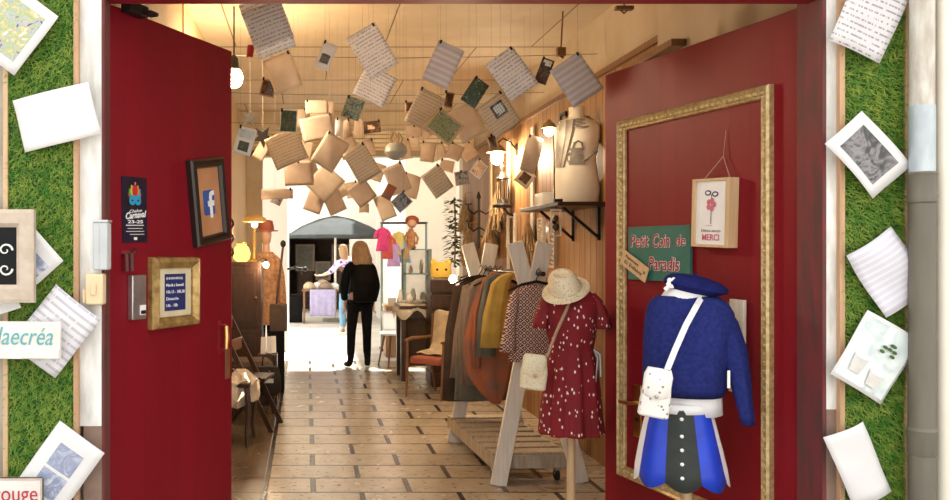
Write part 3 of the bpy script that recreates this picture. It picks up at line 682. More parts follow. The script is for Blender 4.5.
it += [(rectp(-.002,.002,-h*.16,h*.27), M['dark'])] + [(circ(.018*math.cos(k*1.25), h*.12+.018*math.sin(k*1.25), .012), M['pink_ink']) for k in range(5)] + [(rectp(-.03,.01,-h*.19,-h*.185), M['dark'])]
art(t, 'printed_flower', it, -.0405)
text('Dites-nous', w*.52, M['taupe'], t, .002, -h*.26, -.043, .012); text('MERCI', w*.46, M['pink_ink'], t, .002, -h*.36, -.043, .028, 0, 0, .001)
ax = PR.uz(726, 156); la = (ax[0] - PR.uz(721,213)[0], ax[1] - loc.z)
MB().tube([(-w*.32,-.02,h/2),(la[0],-.012,la[1]),(w*.36,-.02,h/2)], .0022, 6).tube([(la[0],-.012,la[1]),(la[0]+.002,-.004,la[1]+.11)], .0014, 5).build('string', M['card'], t)
loc, rot, w, h = on_plane(PR, [(733,300),(748,299),(746,392),(733,393)], .012)
t = MB().bb(-w/2, w/2, -.008, .008, -h/2, h/2).build('narrow_board', M['white_wood'], bevel=.002); t.location = loc; t.rotation_euler = rot
tag(t, 'narrow whitewashed board on the red door half hidden behind the blue jumper', 'board')
# ---------------------------------------------------------------- papers on threads under the ceiling
G = 'papers hung on threads'
def hp(lab, spec, Y, m, pic=None, bend=.012, **k):
    k.setdefault('yaw', random.uniform(-12, 12)); k.setdefault('pitch', random.uniform(-8, 8))
    return sheet(lab, spec, Y, m, pic, bend, group=G, **k)
hp('letter sheet behind another one, hung highest near the pendant lamp', [(236,0),(280,-3),(293,37),(257,52)], 4.68, 'letter', pitch=2, yaw=0)
hp('front letter sheet of the pair hung highest near the pendant lamp', [(238,10),(281,3),(294,44),(262,61)], 4.6, 'letter', pitch=2, yaw=4)
hp('curled lamp-lit cream sheet under the highest pair of letters', [(262,62),(290,50),(302,83),(277,97)], 4.95, 'tan', bend=.03, twist=.015)
hp('tiny magenta tag hanging beside the highest pair of letters', (250,51,7,13,6), 5.4, 'crimson', clip=False)
hp('small brown picture card just under the curled lamp-lit sheet', (268,88,15,17,12), 5.6, 'card', [(.1,.9,.1,.9,'dark')])
hp('narrow white card with a dark sketch hanging alone beneath the ceiling', (326,56,15,28,22), 5.0, 'paper', [(.2,.8,.2,.55,'grey')])
hp('large letter hung above a second letter and the floral photo', [(346,38),(375,23),(399,62),(371,81)], 5.1, 'letter', yaw=3, pitch=0)
hp('letter half hidden below the large one, leaning the other way', [(366,68),(398,74),(383,108),(352,93)], 5.5, 'letter', yaw=0)
hp('dark floral photo hanging under the pair of letters', [(348,94),(365,103),(357,123),(342,114)], 5.5, 'paper', [(0,1,0,1,'floral')], bend=.004)
hp('little burgundy picture card hanging level below the floral photo', (372,127,17,12,-4), 6.4, 'card', [(0,1,0,1,'dark'),(.25,.65,.3,.7,'warm')], bend=.003)
hp('upright greenish photo hanging in front of the crumpled kraft sheets', [(281,110),(297,109),(297,133),(279,132)], 5.4, 'paper', [(.04,.96,.04,.96,'green')], bend=.004)
hp('grey card with a dark landscape photo hung beside the red door edge', [(240,125),(257,130),(250,158),(232,151)], 5.0, 'paper', [(.22,.78,.12,.48,'green'),(.1,.9,.6,.9,'pale')], bend=.004)
hp('large lined sheet in front of the bright far opening, under the greenish photo', [(263,139),(297,127),(308,157),(278,171)], 5.8, 'letter_tan', bend=.015)
hp('kraft sheet hanging below the large lined sheet by the far opening', [(285,170),(312,152),(311,180),(287,191)], 6.2, 'tan2', bend=.015)
hp('narrow kraft strip floating in the far light, lowest by the left lamps', (277,194,32,10,-2), 6.4, 'tan2')
hp('small grey card just under the narrow kraft strip', (277,199,11,11,25), 6.5, 'card', [(.1,.9,.1,.9,'grey')])
hp('wide pale envelope hanging high over the crumpled sheets', (317,107,23,13,-1), 6.4, 'tan', bend=.004)
hp('kraft sheet standing behind the wide pale envelope', (322,113,24,24,4), 7.0, 'tan2')
hp('crumpled kraft sheet slung sideways under the wide pale envelope', (318,128,34,24,-12), 6.3, 'tan', bend=.012, twist=.008)
hp('folded white booklet hanging beside the crumpled kraft sheet', (340,128,10,18,12), 6.3, 'paper', bend=.015, yaw=35)
hp('torn booklet page hanging behind the folded white booklet', (346,129,10,18,-10), 6.4, 'tan2', bend=.015, yaw=-30)
hp('kraft sheet above the star-shaped cluster, tilted', (330,152,26,34,32), 6.0, 'tan', bend=.008, twist=.006)
hp('kraft sheet turned edgeways behind the tilted one over the star cluster', (347,145,20,24,-28), 6.6, 'tan2')
hp('cream lined letter hanging in the middle over the far opening', [(342,155),(364,142),(382,172),(361,185)], 5.8, 'letter_tan', yaw=4)
hp('upper kraft sheet of the star-shaped cluster in the bright far opening', (325,183,28,30,42), 6.5, 'tan', bend=.008)
hp('lower sheet of the star-shaped cluster, pointing down beside the parasol', (317,196,18,34,20), 6.6, 'tan2', bend=.008)
hp('lower sheet of the star-shaped cluster, pointing toward the woman', (332,197,18,34,-24), 6.62, 'tan', bend=.008)
hp('small square kraft sheet of the star-shaped cluster, jutting sideways', (338,190,18,18,60), 6.7, 'tan', bend=.008)
hp('square kraft sheet hanging under the middle letter in front of the opening', [(345,186),(365,181),(378,196),(360,208)], 6.3, 'tan2', bend=.012)
hp('tiny kraft tab dangling under the square kraft sheet', (364,208,10,9,0), 6.4, 'tan2')
hp('cream sheet behind the orange card near the doll', [(384,168),(399,163),(412,183),(394,201)], 6.1, 'tan', bend=.012)
hp('small orange card on the cream sheet near the doll', (389,192,10,15,28), 6.0, 'rust', bend=.004, clip=False)
hp('dark sketch photo hanging just above the doll', [(403,189),(413,203),(399,213),(391,202)], 6.0, 'paper', [(.05,.95,.05,.95,'grey')], bend=.004)
hp('pale sheet dangling beside the dark sketch photo above the woman', (385,207,16,26,-22), 6.3, 'tan', bend=.012)
hp('pale sheet behind the dark sketch photo, catching the far light', (411,186,18,24,15), 6.9, 'tan', bend=.012)
hp('large lined sheet seen at a slant near the lamp over the shop shelves', [(421,175),(438,165),(456,186),(435,199)], 6.0, 'letter_tan')
hp('music-ruled sheet hanging slantwise high in the middle of the ceiling', [(443,35),(461,56),(443,95),(425.5,73)], 5.0, 'music', bend=.004, yaw=0, pitch=0, twist=.002)
hp('large letter hanging above the cream sheet with the grey photo', [(487,65),(511,45),(538,80),(512,104)], 4.9, 'letter', yaw=0, pitch=0)
hp('music-ruled sheet hanging directly over the white bust', [(551,71),(578,51),(605,88),(573,108)], 4.9, 'music', bend=.006, yaw=0, pitch=0)
hp('dark brown card with a white caption between the letter and the bust', [(543,56),(554,63),(545,86),(535,80)], 5.2, 'card', [(0,1,0,1,'dark'),(.15,.85,.72,.94,'white')], bend=.003)
hp('shaded lined letter leaning over the framed garden picture', [(421,86),(445,100),(430,133),(404,120)], 5.6, 'letter_tan')
hp('wood-edged garden picture hanging cornerwise among the letters', [(441,105),(463,128),(448,147),(424,126)], 5.3, 'pale_wood', [(.08,.92,.08,.92,'garden')], bend=.002)
hp('blank cream sheet between the garden picture and the dark green card', [(447,115),(470,100),(487,128),(464,147)], 5.6, 'tan', bend=.012)
hp('dark green card with white scribbles hanging under the music sheet', [(476,76),(489,86),(475,109),(460,99)], 5.2, 'card', [(0,1,0,1,'board')], bend=.003)
hp('big cream sheet with a small grey photo beneath the large letter', [(476,109),(501,90),(523,120),(497,139)], 5.25, 'letter_tan', [(.35,.8,.42,.82,'grey'),(.42,.74,.48,.76,'pale')], bend=.006)
hp('small warm snapshot lit by the wall lamp under the cream sheets', (479,169,13,17,38), 6.8, 'paper', [(.12,.88,.1,.9,'warm')], bend=.003)
hp('small grey card next to the warm snapshot', (462,178,14,14,-8), 6.6, 'card', [(.06,.94,.06,.94,'grey')], bend=.003)
hp('tall twisted cream paper hanging in the lamp light beside the shelf', [(533,128),(541,146),(530,178),(524,166)], 6.0, 'tan', bend=.02, twist=.012)
hp('cream card with a dark square photo hanging by the lit lamp', (525,178,16,17,38), 6.2, 'tan', [(.2,.8,.2,.8,'dark')], bend=.003)
for i, (x, y, w, h, r, Y, m, lab) in enumerate((
    (414,131,17,11,2,7.2,'tan2','little kraft card hanging under the shaded lined letter'),
    (413,142,13,11,0,7.4,'tan','little cream card below the first kraft one under the lined letter'),
    (428,152,14,20,8,6.8,'tan2','kraft card with a dark corner below the garden picture'),
    (438,152,16,16,-20,7.4,'tan','cream scrap beside the kraft card below the garden picture'),
    (455,152,14,16,25,7.0,'tan2','kraft scrap under the blank cream sheet'),
    (468,152,15,16,-35,7.4,'tan2','scrap turned cornerwise under the blank cream sheet'),
    (404,150,14,20,-12,7.2,'tan2','kraft scrap over the cream sheet with the orange card'),
    (449,100,10,16,10,5.8,'card','small dark card peeking from behind the music sheet'),
    (411,107,12,11,3,6.2,'card','small dark picture card at the edge of the shaded letter'),
    (303,152,18,22,12,6.8,'tan2','kraft scrap between the large lined sheet and the star cluster'),
    (262,150,12,20,30,6.6,'tan2','kraft scrap behind the card beside the red door edge'),
    (300,118,14,18,-6,7.2,'tan','cream scrap behind the upright greenish photo'),
    (360,128,12,18,5,7.0,'tan2','kraft scrap under the dark floral photo'),
    (368,148,14,16,-14,7.1,'tan2','kraft scrap behind the middle letter'),
    (377,172,14,18,20,6.9,'tan','cream scrap beside the lower edge of the middle letter'),
    (352,190,12,16,-10,7.0,'tan','cream scrap between the star cluster and the square kraft sheet'),
    (424,132,12,14,-30,7.5,'tan2','kraft scrap hidden partly by the shaded lined letter'),
    (447,166,14,12,12,7.2,'tan','cream scrap above the slanted lined sheet'),
    (493,142,10,14,-15,5.9,'card','dark card under the corner of the big cream sheet'),
    (310,170,16,18,-22,7.0,'tan','cream scrap just over the star cluster'))):
    hp(lab, (x, y, w, h, r), Y, m, [(.1,.9,.1,.9,'dark')] if m == 'card' else None)

# dark star ornaments, the hanging pot, wires and hooks
def star(lab, px, py, Y, r, roll):
    pts = [((r if k % 2 == 0 else r*.42)*math.sin(math.pi*k/5), (r if k % 2 == 0 else r*.42)*math.cos(math.pi*k/5)) for k in range(10)]
    o = MB().slab(pts, -.006, .006).build('star_ornament', M['dark'], smooth=False); o.location = W(px, py, Y); o.rotation_euler = (R(10), R(roll), R(15))
    tag(o, lab, 'ornament', 'dark hanging stars')
    v = Euler(o.rotation_euler).to_matrix().inverted() @ Vector((0, 0, 3.265-o.location.z)); MB().tube([(0,0,0), v], .0006, 4).build('thread', M['thread'], o)
star('dark star ornament hanging higher, above the card beside the door edge', 250, 118, 6.4, .07, 12)
star('dark star ornament hanging lower, beside the large lined sheet', 263, 137, 6.2, .085, 30)
t = thing('hanging_pot', 'round grey hanging pot with spiky handle among the papers', 'pot', W(396, 150, 5.9))
MB().lathe([(.02,-.07),(.055,-.055),(.08,-.015),(.075,.02),(.05,.045),(.045,.045),(.02,.02)], 20).build('bowl', mat('pot_glaze', (.42,.42,.38), (.34,.34,.3), 8, .4), t)
b = MB()
for k in range(5): a = k*1.25; b.tube([(.03*math.cos(a),.03*math.sin(a),.03),(.045*math.cos(a),.045*math.sin(a),.08),(.02*math.cos(a+.5),.02*math.sin(a+.5),.125)], [.006,.008,.001], 6)
b.build('sprig', M['dry'], t)
MB().tube([(0,0,.04),(0,0,3.265-W(396,150,5.9).z)], .0012, 4).build('thread', M['thread'], t)
for i, (Y, z) in enumerate(((6.2, 2.98), (7.6, 2.96), (9.0, 2.9))):
    o = MB().tube([(-.845, Y, z), (-.1, Y, z-.02), (.65, Y, z-.03), (1.4, Y, z-.02), (2.12, Y, z)], .002, 6).build('hanging_wire', M['iron'])
    tag(o, ('thin dark wire stretched across the passage nearest the doors', 'thin dark wire stretched across the passage over the middle', 'thin dark wire stretched across the passage farthest in')[i], 'wire', 'wires across the passage')
t = thing('ceiling_hook', 'dark iron bracket in the corner of ceiling and wall above the bust', 'bracket', W(561, 52, 6.1))
MB().bb(-.03,.03,-.02,.02,-.03,.03).tube([(0,0,-.02),(.0,-.04,-.05),(-.02,-.05,-.04)], .008, 8).tube([(.0,0,.02),(.02,.02,3.268-W(561,52,6.1).z)], .006, 8).build('bracket_arm', M['mid_wood'], t)
t = thing('ceiling_hook', 'small rusty hook hanging from the ceiling just inside the lintel', 'hook', W(624, 10, 4.9)); zc = 3.27 - t.location.z
MB().tube([(0,0,zc),(0,0,.03),(.02,0,0),(0,0,-.02),(-.02,0,0)], .006, 8).bb(-.05,.05,-.02,.02,.0,.02).build('hook', M['mid_wood'], t)
t = thing('wall_ledge', 'small brown ledge on the wall above the second red door', 'ledge', (2.115, 5.0, 2.70))
MB().bb(-.1,-.015,-.3,.35,-.02,.02).bb(-.07,-.015,.1,.14,-.1,-.02).build('ledge_board', M['mid_wood'], t, bevel=.003)

# ---------------------------------------------------------------- lamps
def pendant(lab, px, py, Y, r):
    c = W(px, py, Y); t = thing('pendant_lamp', lab, 'lamp', c)
    MB().ball((0,0,0), r, (1,1,1.15), n=20).build('bulb', M['bulb_big'], t)
    MB().lathe([(.012,r*2.6),(.03,r*2.2),(.035,r*1.3),(r*.75,r*.95),(r*.7,r*.9)], 18).build('socket', M['iron'], t)
    MB().tube([(0,0,r*2.5),(0,0,3.27-c.z)], .006, 8).build('cord', M['iron'], t); return t
pendant('lit round bulb hanging from the ceiling by the open door edge', 234, 78, 6.0, .062)
def wall_lamp(lab, px, py, Y, wallx, r, m, glass=True):
    c = W(px, py, Y); t = thing('wall_lamp', lab, 'lamp', c)
    d = wallx - c.x
    MB().ball((0,0,0), r, (1,1,1.1), n=18).build('bulb', M[m], t)
    MB().lathe([(r*1.7,r*.9),(r*1.25,r*1.5),(r*.6,r*2.1),(.012,r*2.3),(.012,r*2.5)], 20).build('lamp_shade', M['gold'], t, solid=.002)
    MB().tube([(0,0,r*2.3),(d*.3,0,r*3.2),(d*.7,0,r*2.6),(d,0,r*1.2)], .009, 8).bb(d-.012, d, -.04,.04, r*.4, r*2.2).build('bracket', M['iron'], t)
    return t
wall_lamp('brightest lit wall lamp on the plank wall above the clothes rack', 497, 158, 8.6, 2.12, .062, 'bulb_big')
t = thing('shelf_lamp', 'small lit lamp clipped on the shelf edge beside the white bust', 'lamp', W(549, 131, 6.0)); q = t.location.copy()
MB().ball((0,0,0), .034, (1,1,1.1), n=18).build('bulb', M['bulb_dim'], t)
MB().lathe([(.055,.02),(.045,.045),(.02,.065),(.01,.08)], 18).build('lamp_shade', M['gold'], t, solid=.002)
MB().tube([(0,0,.075),(.045,.06,.06),(.06,.09,-.1),(1.765-q.x,.06,1.90-q.z),(1.765-q.x,.0,1.85-q.z)], .005, 8).bb(1.745-q.x,1.80-q.x,-.02,.02,1.888-q.z,1.91-q.z).build('clip_stem', M['iron'], t)
t = thing('clip_lamp', 'naked glaring bulb clipped at the far end of the clothes rack', 'lamp', W(453, 279, 7.15))
MB().ball((0,0,0), .032, n=16).build('bulb', M['bulb_small'], t)
MB().tube([(.025,.0,.0),(.06,.0,.01)], [.018,.022], 12).build('socket', M['iron'], t)
MB().tube([(.06,0,.01),(.12,-.02,.03),(.2,-.04,.05),(1.455-W(453,279,7.15).x,-.14,.07)], .007, 8).build('gooseneck', M['iron'], t)
# ---------------------------------------------------------------- along the first wall (behind the first door)
def legs4(b_, x0, x1, y0, y1, z1, r0, r1, name, m, parent, curve=0, splay=0):
    for x in (x0, x1):
        for y in (y0, y1):
            sx = 1 if x == x1 else -1; sy = 1 if y == y1 else -1
            MB().tube([(x, y, z1), (x+sx*curve, y+sy*curve, z1*.72), (x+sx*(splay-curve*.6), y+sy*(splay-curve*.6), z1*.25), (x+sx*splay, y+sy*splay, 0)], [r0, r0*.95, r1*.9, r1], 8).build(name, m, parent)
t = thing('tall_cabinet', 'tall dark brown wooden cabinet against the boarded wall', 'cabinet', (-.635, 9.2, 0))
MB().bb(-.19,.15,-.25,.25,.06,1.39).bb(-.20,.165,-.265,.265,1.39,1.425).bb(-.20,.165,-.265,.265,0,.07).build('carcass', M['dark_wood'], t, bevel=.004)
for z0, z1 in ((.1,.70),(.74,1.36)):
    d = MB().bb(-.17,.13,-.262,-.25,z0,z1).bb(-.13,.09,-.268,-.262,z0+.05,z1-.05).build('door', M['dark_wood'], t, bevel=.003)
    MB().ball((.10,-.275,(z0+z1)/2), .012, n=10).build('knob', M['brass'], d)
t = thing('jar_lamp', 'squat amber glass jar glowing on top of the dark cabinet', 'lamp', (-.70, 9.1, 1.426))
MB().lathe([(.05,0),(.085,.03),(.095,.09),(.075,.15),(.05,.17),(.055,.19)], 20).build('jar', M['amber'], t)
MB().lathe([(.056,.19),(.058,.2),(.01,.215)], 16).build('lid', M['brass'], t)
t = thing('table_lamp', 'brass table lamp with a wide flat lit shade on the dark cabinet', 'lamp', (-.57, 9.25, 1.426))
MB().lathe([(.07,0),(.07,.012),(.02,.03),(.012,.1),(.02,.2),(.012,.3),(.010,.46)], 16).build('stem', M['brass'], t)
MB().lathe([(.135,.43),(.12,.47),(.06,.50),(.02,.51)], 24).build('lamp_shade', mat('lit_shade', (.9,.72,.35), None, 9, .6, trans=.5), t, solid=.003)
MB().ball((0,0,.40), .03, n=14).build('bulb', M['bulb'], t)
t = thing('wavy_ornament', 'wavy black iron ornament on the boarded wall behind the amber jar', 'ornament', W(236, 235, 8.9)); t.location.x = -.79
MB().tube([(.02*math.sin(k*1.25), 0, -.22+.03*k) for k in range(15)], [.014]*14+[.003], 8).bb(-.05,-.0,-.005,.005,-.02,.02).build('wave', M['iron'], t)
t = thing('bulb_lamp', 'small bare bulb glowing at the front edge of the dark cabinet', 'lamp', W(266, 265, 8.85))
MB().ball((0,0,0), .03, n=14).build('bulb', M['bulb'], t)
q = W(266, 265, 8.85)
MB().tube([(0,0,.03),(0,0,.06)], .013, 10).tube([(0,0,.055),(-.02,.03,.075),(-.06,.08,.06),(-.07,.10,.036)], .006, 8).bb(-.10,-.05,.08,.13,.032,.042).build('clip_arm', M['iron'], t)
# dressed shop mannequin with hat
t = thing('hatted_mannequin', 'shop mannequin in a tan jacket and felt hat beside the dark cabinet', 'mannequin', (-.485, 10.1, 0))
t.scale = (.86,.9,.955)
b = MB()
b.loft([ring(z, 0, 0, rx, ry, 24) for z, rx, ry in ((1.12,.13,.09),(1.25,.12,.085),(1.42,.14,.1),(1.56,.13,.08),(1.61,.05,.05),(1.70,.045,.05),(1.72,.06,.07),(1.78,.072,.09),(1.86,.075,.095),(1.93,.05,.06),(1.95,.02,.02))])
b.build('body_form', M['skin'], t)
b = MB(); b.loft([ring(z, cx, 0, rx, ry, 32, .03, 7) for z, cx, rx, ry in ((.70,.02,.20,.13),(.85,.02,.19,.125),(1.05,.01,.16,.11),(1.25,0,.155,.11),(1.42,0,.165,.115),(1.54,0,.15,.09),(1.60,0,.085,.06))])
for s in (-1, 1): b.loft([ring(z, s*x, y, r, r, 16) for z, x, y, r in ((.82,.24,-.03,.045),(1.05,.225,-.01,.052),(1.3,.195,0,.06),(1.5,.15,0,.06),(1.56,.11,0,.03))])
b.build('jacket', M['jacket'], t)
b = MB()
for s in (-1, 1): b.loft([ring(z, s*.085, y, r, r, 16) for z, y, r in ((.06,0,.05),(.4,0,.06),(.75,0,.085))])
b.build('trousers', M['black_cloth'], t)
b = MB(); b.loft([ring(z, 0, 0, rx, ry, 28) for z, rx, ry in ((1.855,.165,.18),(1.867,.17,.185),(1.872,.11,.12),(1.93,.105,.115),(1.985,.09,.10),(1.995,.05,.06),(1.98,.02,.03))]); b.build('hat', M['red_seat'], t)
MB().lathe([(.2,0),(.2,.012),(.03,.02)], 24).build('base', M['pale_wood'], t)
t = thing('walking_stick', 'dark knobbed stick leaning beside the hatted mannequin', 'stick', (-.36, 9.6, 0))
MB().tube([(-.07,-.1,0),(-.02,-.05,.6),(.09,.0,1.60)], .014, 10).build('shaft', M['dark_wood'], t)
MB().ball((.09,0,1.62), .032, (1,1,1.3), n=12).build('knob', M['dark'], t)
t = thing('planter_box', 'dark square box raised on a black pedestal beside the hatted mannequin', 'box', (-.32, 9.4, 0))
MB().bb(-.11,.07,-.11,.11,0,.66).build('pedestal', M['black_cloth'], t, bevel=.01)
MB().bb(-.09,.10,-.1,.1,.66,.95).build('box', M['brown_cloth'], t, bevel=.006)
# folding chair, leaflets, armless chair with bag, stool with foil
t = thing('folding_chair', 'dark wooden folding chair standing open in front of the cabinet', 'chair', (-.50, 7.45, 0), (0,0,R(80)))
MB().bb(-.18,.18,-.18,.18,.43,.455).build('seat', M['dark_wood'], t, bevel=.004)
for s in (-1, 1):
    MB().bar((s*.18,.22,0),(s*.18,-.14,.46), .022, .035).build('leg', M['dark_wood'], t)
    MB().bar((s*.2,-.24,0),(s*.2,.26,1.0), .022, .04).build('back_post', M['dark_wood'], t)
for z in (.72, .90): MB().bb(-.2,.2,.12+(z-.72)*.5,.14+(z-.72)*.5,z-.05,z+.05).build('back_slat', M['mid_wood'], t, bevel=.004)
t = thing('leaflet_holder', 'white and black leaflets standing on a wooden plinth by the cabinet side', 'leaflets', (-.40, 8.6, 0))
MB().bb(-.10,.10,-.10,.10,0,.50).build('plinth', M['dark_wood'], t, bevel=.005)
for i, (x, m) in enumerate(((-.04,'white'),(.02,'paper'),(.06,'white'))):
    MB().box((x, -.04+i*.04, .59), (.05,.008,.17), 0, (R(-8),0,R(12*i-10))).build('leaflet', M[m], t)
t = thing('upholstered_chair', 'low dark chair with curved legs and a black upholstered seat', 'chair', (-.55, 8.25, 0), (0,0,R(8)))
MB().bb(-.24,.22,-.24,.24,.33,.40).build('seat_frame', M['dark_wood'], t, bevel=.01)
MB().loft([ring(z, -.01, 0, rx, ry, 24, sq=4) for z, rx, ry in ((.40,.22,.23),(.45,.225,.235),(.49,.19,.2),(.50,.1,.1))]).build('seat', M['brown_cloth'], t)
legs4(None, -.21, .19, -.21, .21, .34, .026, .016, 'leg', M['dark_wood'], t, .02, .015)
MB().bb(-.26,-.22,-.2,.2,.45,.80).build('backrest', M['dark_wood'], t, bevel=.012)
t = thing('black_bag', 'black shiny bag hanging from the low dark chair seat', 'bag', (-.36, 7.93, 0))
MB().loft([ring(z, 0, 0, rx, ry, 20, .04, 5, sq=3) for z, rx, ry in ((.20,.09,.05),(.24,.115,.065),(.38,.11,.06),(.46,.09,.04),(.47,.04,.02))]).build('bag_body', M['dark'], t)
MB().tube([(-.06,0,.45),(-.05,0,.55),(.0,.02,.58),(.05,0,.55),(.06,0,.45)], .006, 8).build('strap', M['dark'], t)
MB().bb(-.03,.05,-.07,-.066,.32,.36).build('tag', M['zinc'], t)
t = thing('carved_stool', 'dark wooden stool with curved legs under crumpled silver cellophane', 'stool', (-.60, 6.85, 0), (0,0,R(-5)))
MB().bb(-.2,.17,-.2,.2,.47,.51).build('seat', M['dark_wood'], t, bevel=.01)
legs4(None, -.17, .14, -.17, .17, .47, .024, .015, 'leg', M['dark_wood'], t, .02, .01)
random.seed(11)
b = MB(); n = 30
rings = []
for i, (z, r) in enumerate(((.30,.23),(.36,.235),(.44,.23),(.52,.21),(.56,.14),(.57,.05))):
    rings.append([Vector((-.01+math.cos(a)*r*.95*(1+random.uniform(-.09,.12)), math.sin(a)*r*(1+random.uniform(-.09,.12)), z+random.uniform(-.025,.025) + (.03 if z < .5 else .0))) for a in (2*math.pi*k/n for k in range(n))])
b.loft(rings, 0, False)
o = b.build('cellophane_wrap', M['foil'], smooth=False, solid=.002, loc=(-.60, 6.85, 0)); tag(o, 'crumpled silver cellophane draped over the carved stool', 'cellophane')

# ---------------------------------------------------------------- along the plank wall
t = thing('display_table', 'dark display table by the far opening covered with pale crockery', 'table', (1.36, 10.3, 0))
MB().bb(-.27,.33,-.30,.30,.85,.89).bb(-.24,.30,-.27,.27,.74,.85).build('tabletop', M['dark_wood'], t, bevel=.004)
for x in (-.22, .28):
    for y in (-.25, .25): MB().bb(x-.03,x+.03,y-.03,y+.03,0,.75).build('leg', M['dark_wood'], t, bevel=.004)
MB().bb(-.22,.28,-.02,.02,.15,.20).build('stretcher', M['dark_wood'], t)
MB().bb(-.2,.3,-.23,.23,.2,.74).build('cloth_skirt', M['brown_cloth'], t)
o = MB().grid(14, 10, lambda s, u: (-.30+.66*s, -.33+.66*u, .897 + .012*math.sin(9*s+4*u)*math.cos(7*u) - (.13 if s in (0, 1) or u == 0 else 0)*(1+.5*math.sin(13*(s+u))))).build('table_cover', mat('cream_cover', (.72,.66,.54), None, 9, .8), solid=.004, loc=(1.36, 10.3, 0.012)); tag(o, 'cream cover cloth spread over the dark display table', 'cloth')
random.seed(5)
lb = ('by the woman side', 'under the grey-teal cabinet', 'at the front corner', 'near the armchair', 'toward the wall')
for i, (x, y, r) in enumerate(((-.2,-.18,.07),(-.05,-.22,.06),(.10,-.20,.075),(.24,-.18,.06),(.0,-.08,.065))):
    o = MB().lathe([(r*.45,0),(r*.5,.006),(r,.022),(r*1.02,.026),(r*.5,.012),(.004,.010)], 22).build('saucer', M['white'], loc=(1.36+x, 10.3+y, .921)); tag(o, 'pale saucer on the display table ' + lb[i], 'saucer', 'saucers on the display table')
for i, (x, y, h, r) in enumerate(((-.22,.05,.15,.035),(-.12,.0,.11,.045),(.25,.0,.17,.04))):
    t = thing('china_jug', ('white jug at the passage end of the display table','squat white jug standing before the glass cabinet','tall white jug at the wall end of the display table')[i], 'jug', (1.36+x, 10.3+y, .921))
    MB().lathe([(r*.6,0),(r,h*.25),(r*.95,h*.5),(r*.55,h*.8),(r*.7,h),(r*.6,h*.98)], 20).build('jug_body', M['white'], t)
    MB().tube([(r*.6,0,h*.9),(r*1.4,0,h*.8),(r*1.5,0,h*.5),(r*.95,0,h*.35)], .006, 8).build('handle', M['white'], t)
t = thing('glass_cabinet', 'narrow grey-teal framed glass cabinet standing on the display table', 'cabinet', (1.34, 10.42, .921))
for x in (-.155, .155):
    for y in (-.12, .12): MB().bb(x-.015,x+.015,y-.015,y+.015,0,.64).build('post', M['teal'], t)
for z in (.0, .33, .625): MB().bb(-.17,.17,-.135,.135,z,z+.016).build('shelf', M['teal'], t)
MB().bb(-.14,.14,-.128,-.124,.02,.62).build('pane', M['glass'], t, smooth=False)
for i, (x, z, h, r) in enumerate(((-.07,.346,.10,.03),(.06,.346,.16,.025),(-.04,.017,.14,.04),(.08,.017,.1,.04))):
    o = MB().lathe([(r*.7,0),(r,h*.3),(r*.8,h*.7),(r*.5,h*.85),(r*.6,h)], 16).build('figurine_vase', M['white'], loc=(1.34+x, 10.42, .921+z)); tag(o, ('short white vase on the middle shelf of the glass cabinet', 'slim white vase on the middle shelf of the glass cabinet', 'wide white vase at the bottom of the glass cabinet', 'low white vase at the bottom of the glass cabinet')[i], 'vase', 'vases in the glass cabinet')
# doll with long legs
t = thing('hanging_doll', 'brown-haired rag doll sitting on the glass cabinet with legs dangling', 'doll', (1.23, 10.30, 1.562))
MB().loft([ring(z, .03, .0, rx, ry, 16) for z, rx, ry in ((.0,.05,.045),(.08,.055,.045),(.18,.05,.04),(.25,.025,.025))]).build('body', M['jacket'], t)
MB().ball((.04,-.01,.32), .062, (1,1,1.1)).build('head', M['skin'], t)
MB().ball((.045,.01,.345), .075, (1.15,1,.85)).build('hair', M['red_seat'], t)
for s in (0, 1): MB().tube([(.02+s*.05,-.03,.02),(.0+s*.04,-.09,.03),(-.05+s*.03,-.152,.0),(-.07+s*.03,-.16,-.12)], [.02,.02,.018,.022], 8).build('leg', M['card'], t)
for s in (-1, 1): MB().tube([(.03+s*.045,0,.2),(.03+s*.08,-.03,.13),(.03+s*.06,-.05,.06)], .014, 8).build('arm', M['jacket'], t)
# yellow cushion with ears on a crate
t = thing('wooden_crate', 'dark wooden crate stack carrying the yellow plush cushion', 'crate', (1.52, 9.8, 0))
b = MB()
for k in range(7): b.bb(-.125,.16,-.2,-.185,.02+k*.175,.16+k*.175).bb(-.125,-.11,-.185,.2,.02+k*.175,.16+k*.175)
b.bb(-.11,.16,-.18,.2,0,1.21); b.build('crate', M['dark_wood'], t, bevel=.003)
t = thing('plush_cushion', 'yellow plush cushion with two little ears on the crate stack', 'cushion', (1.53, 9.72, 1.222))
MB().loft([ring(z, 0, 0, rx, ry, 24, sq=3) for z, rx, ry in ((0,.08,.04),(.02,.115,.06),(.10,.12,.065),(.17,.11,.055),(.195,.07,.03))]).build('body', M['yellow'], t)
for s in (-1, 1): MB().ball((s*.085,0,.185), .035, (1,.6,1.2)).build('ear', M['yellow'], t)
for s in (-1, 1): MB().ball((s*.05,-.062,.105), .014, (1,.4,1)).build('eye', M['dark'], t)
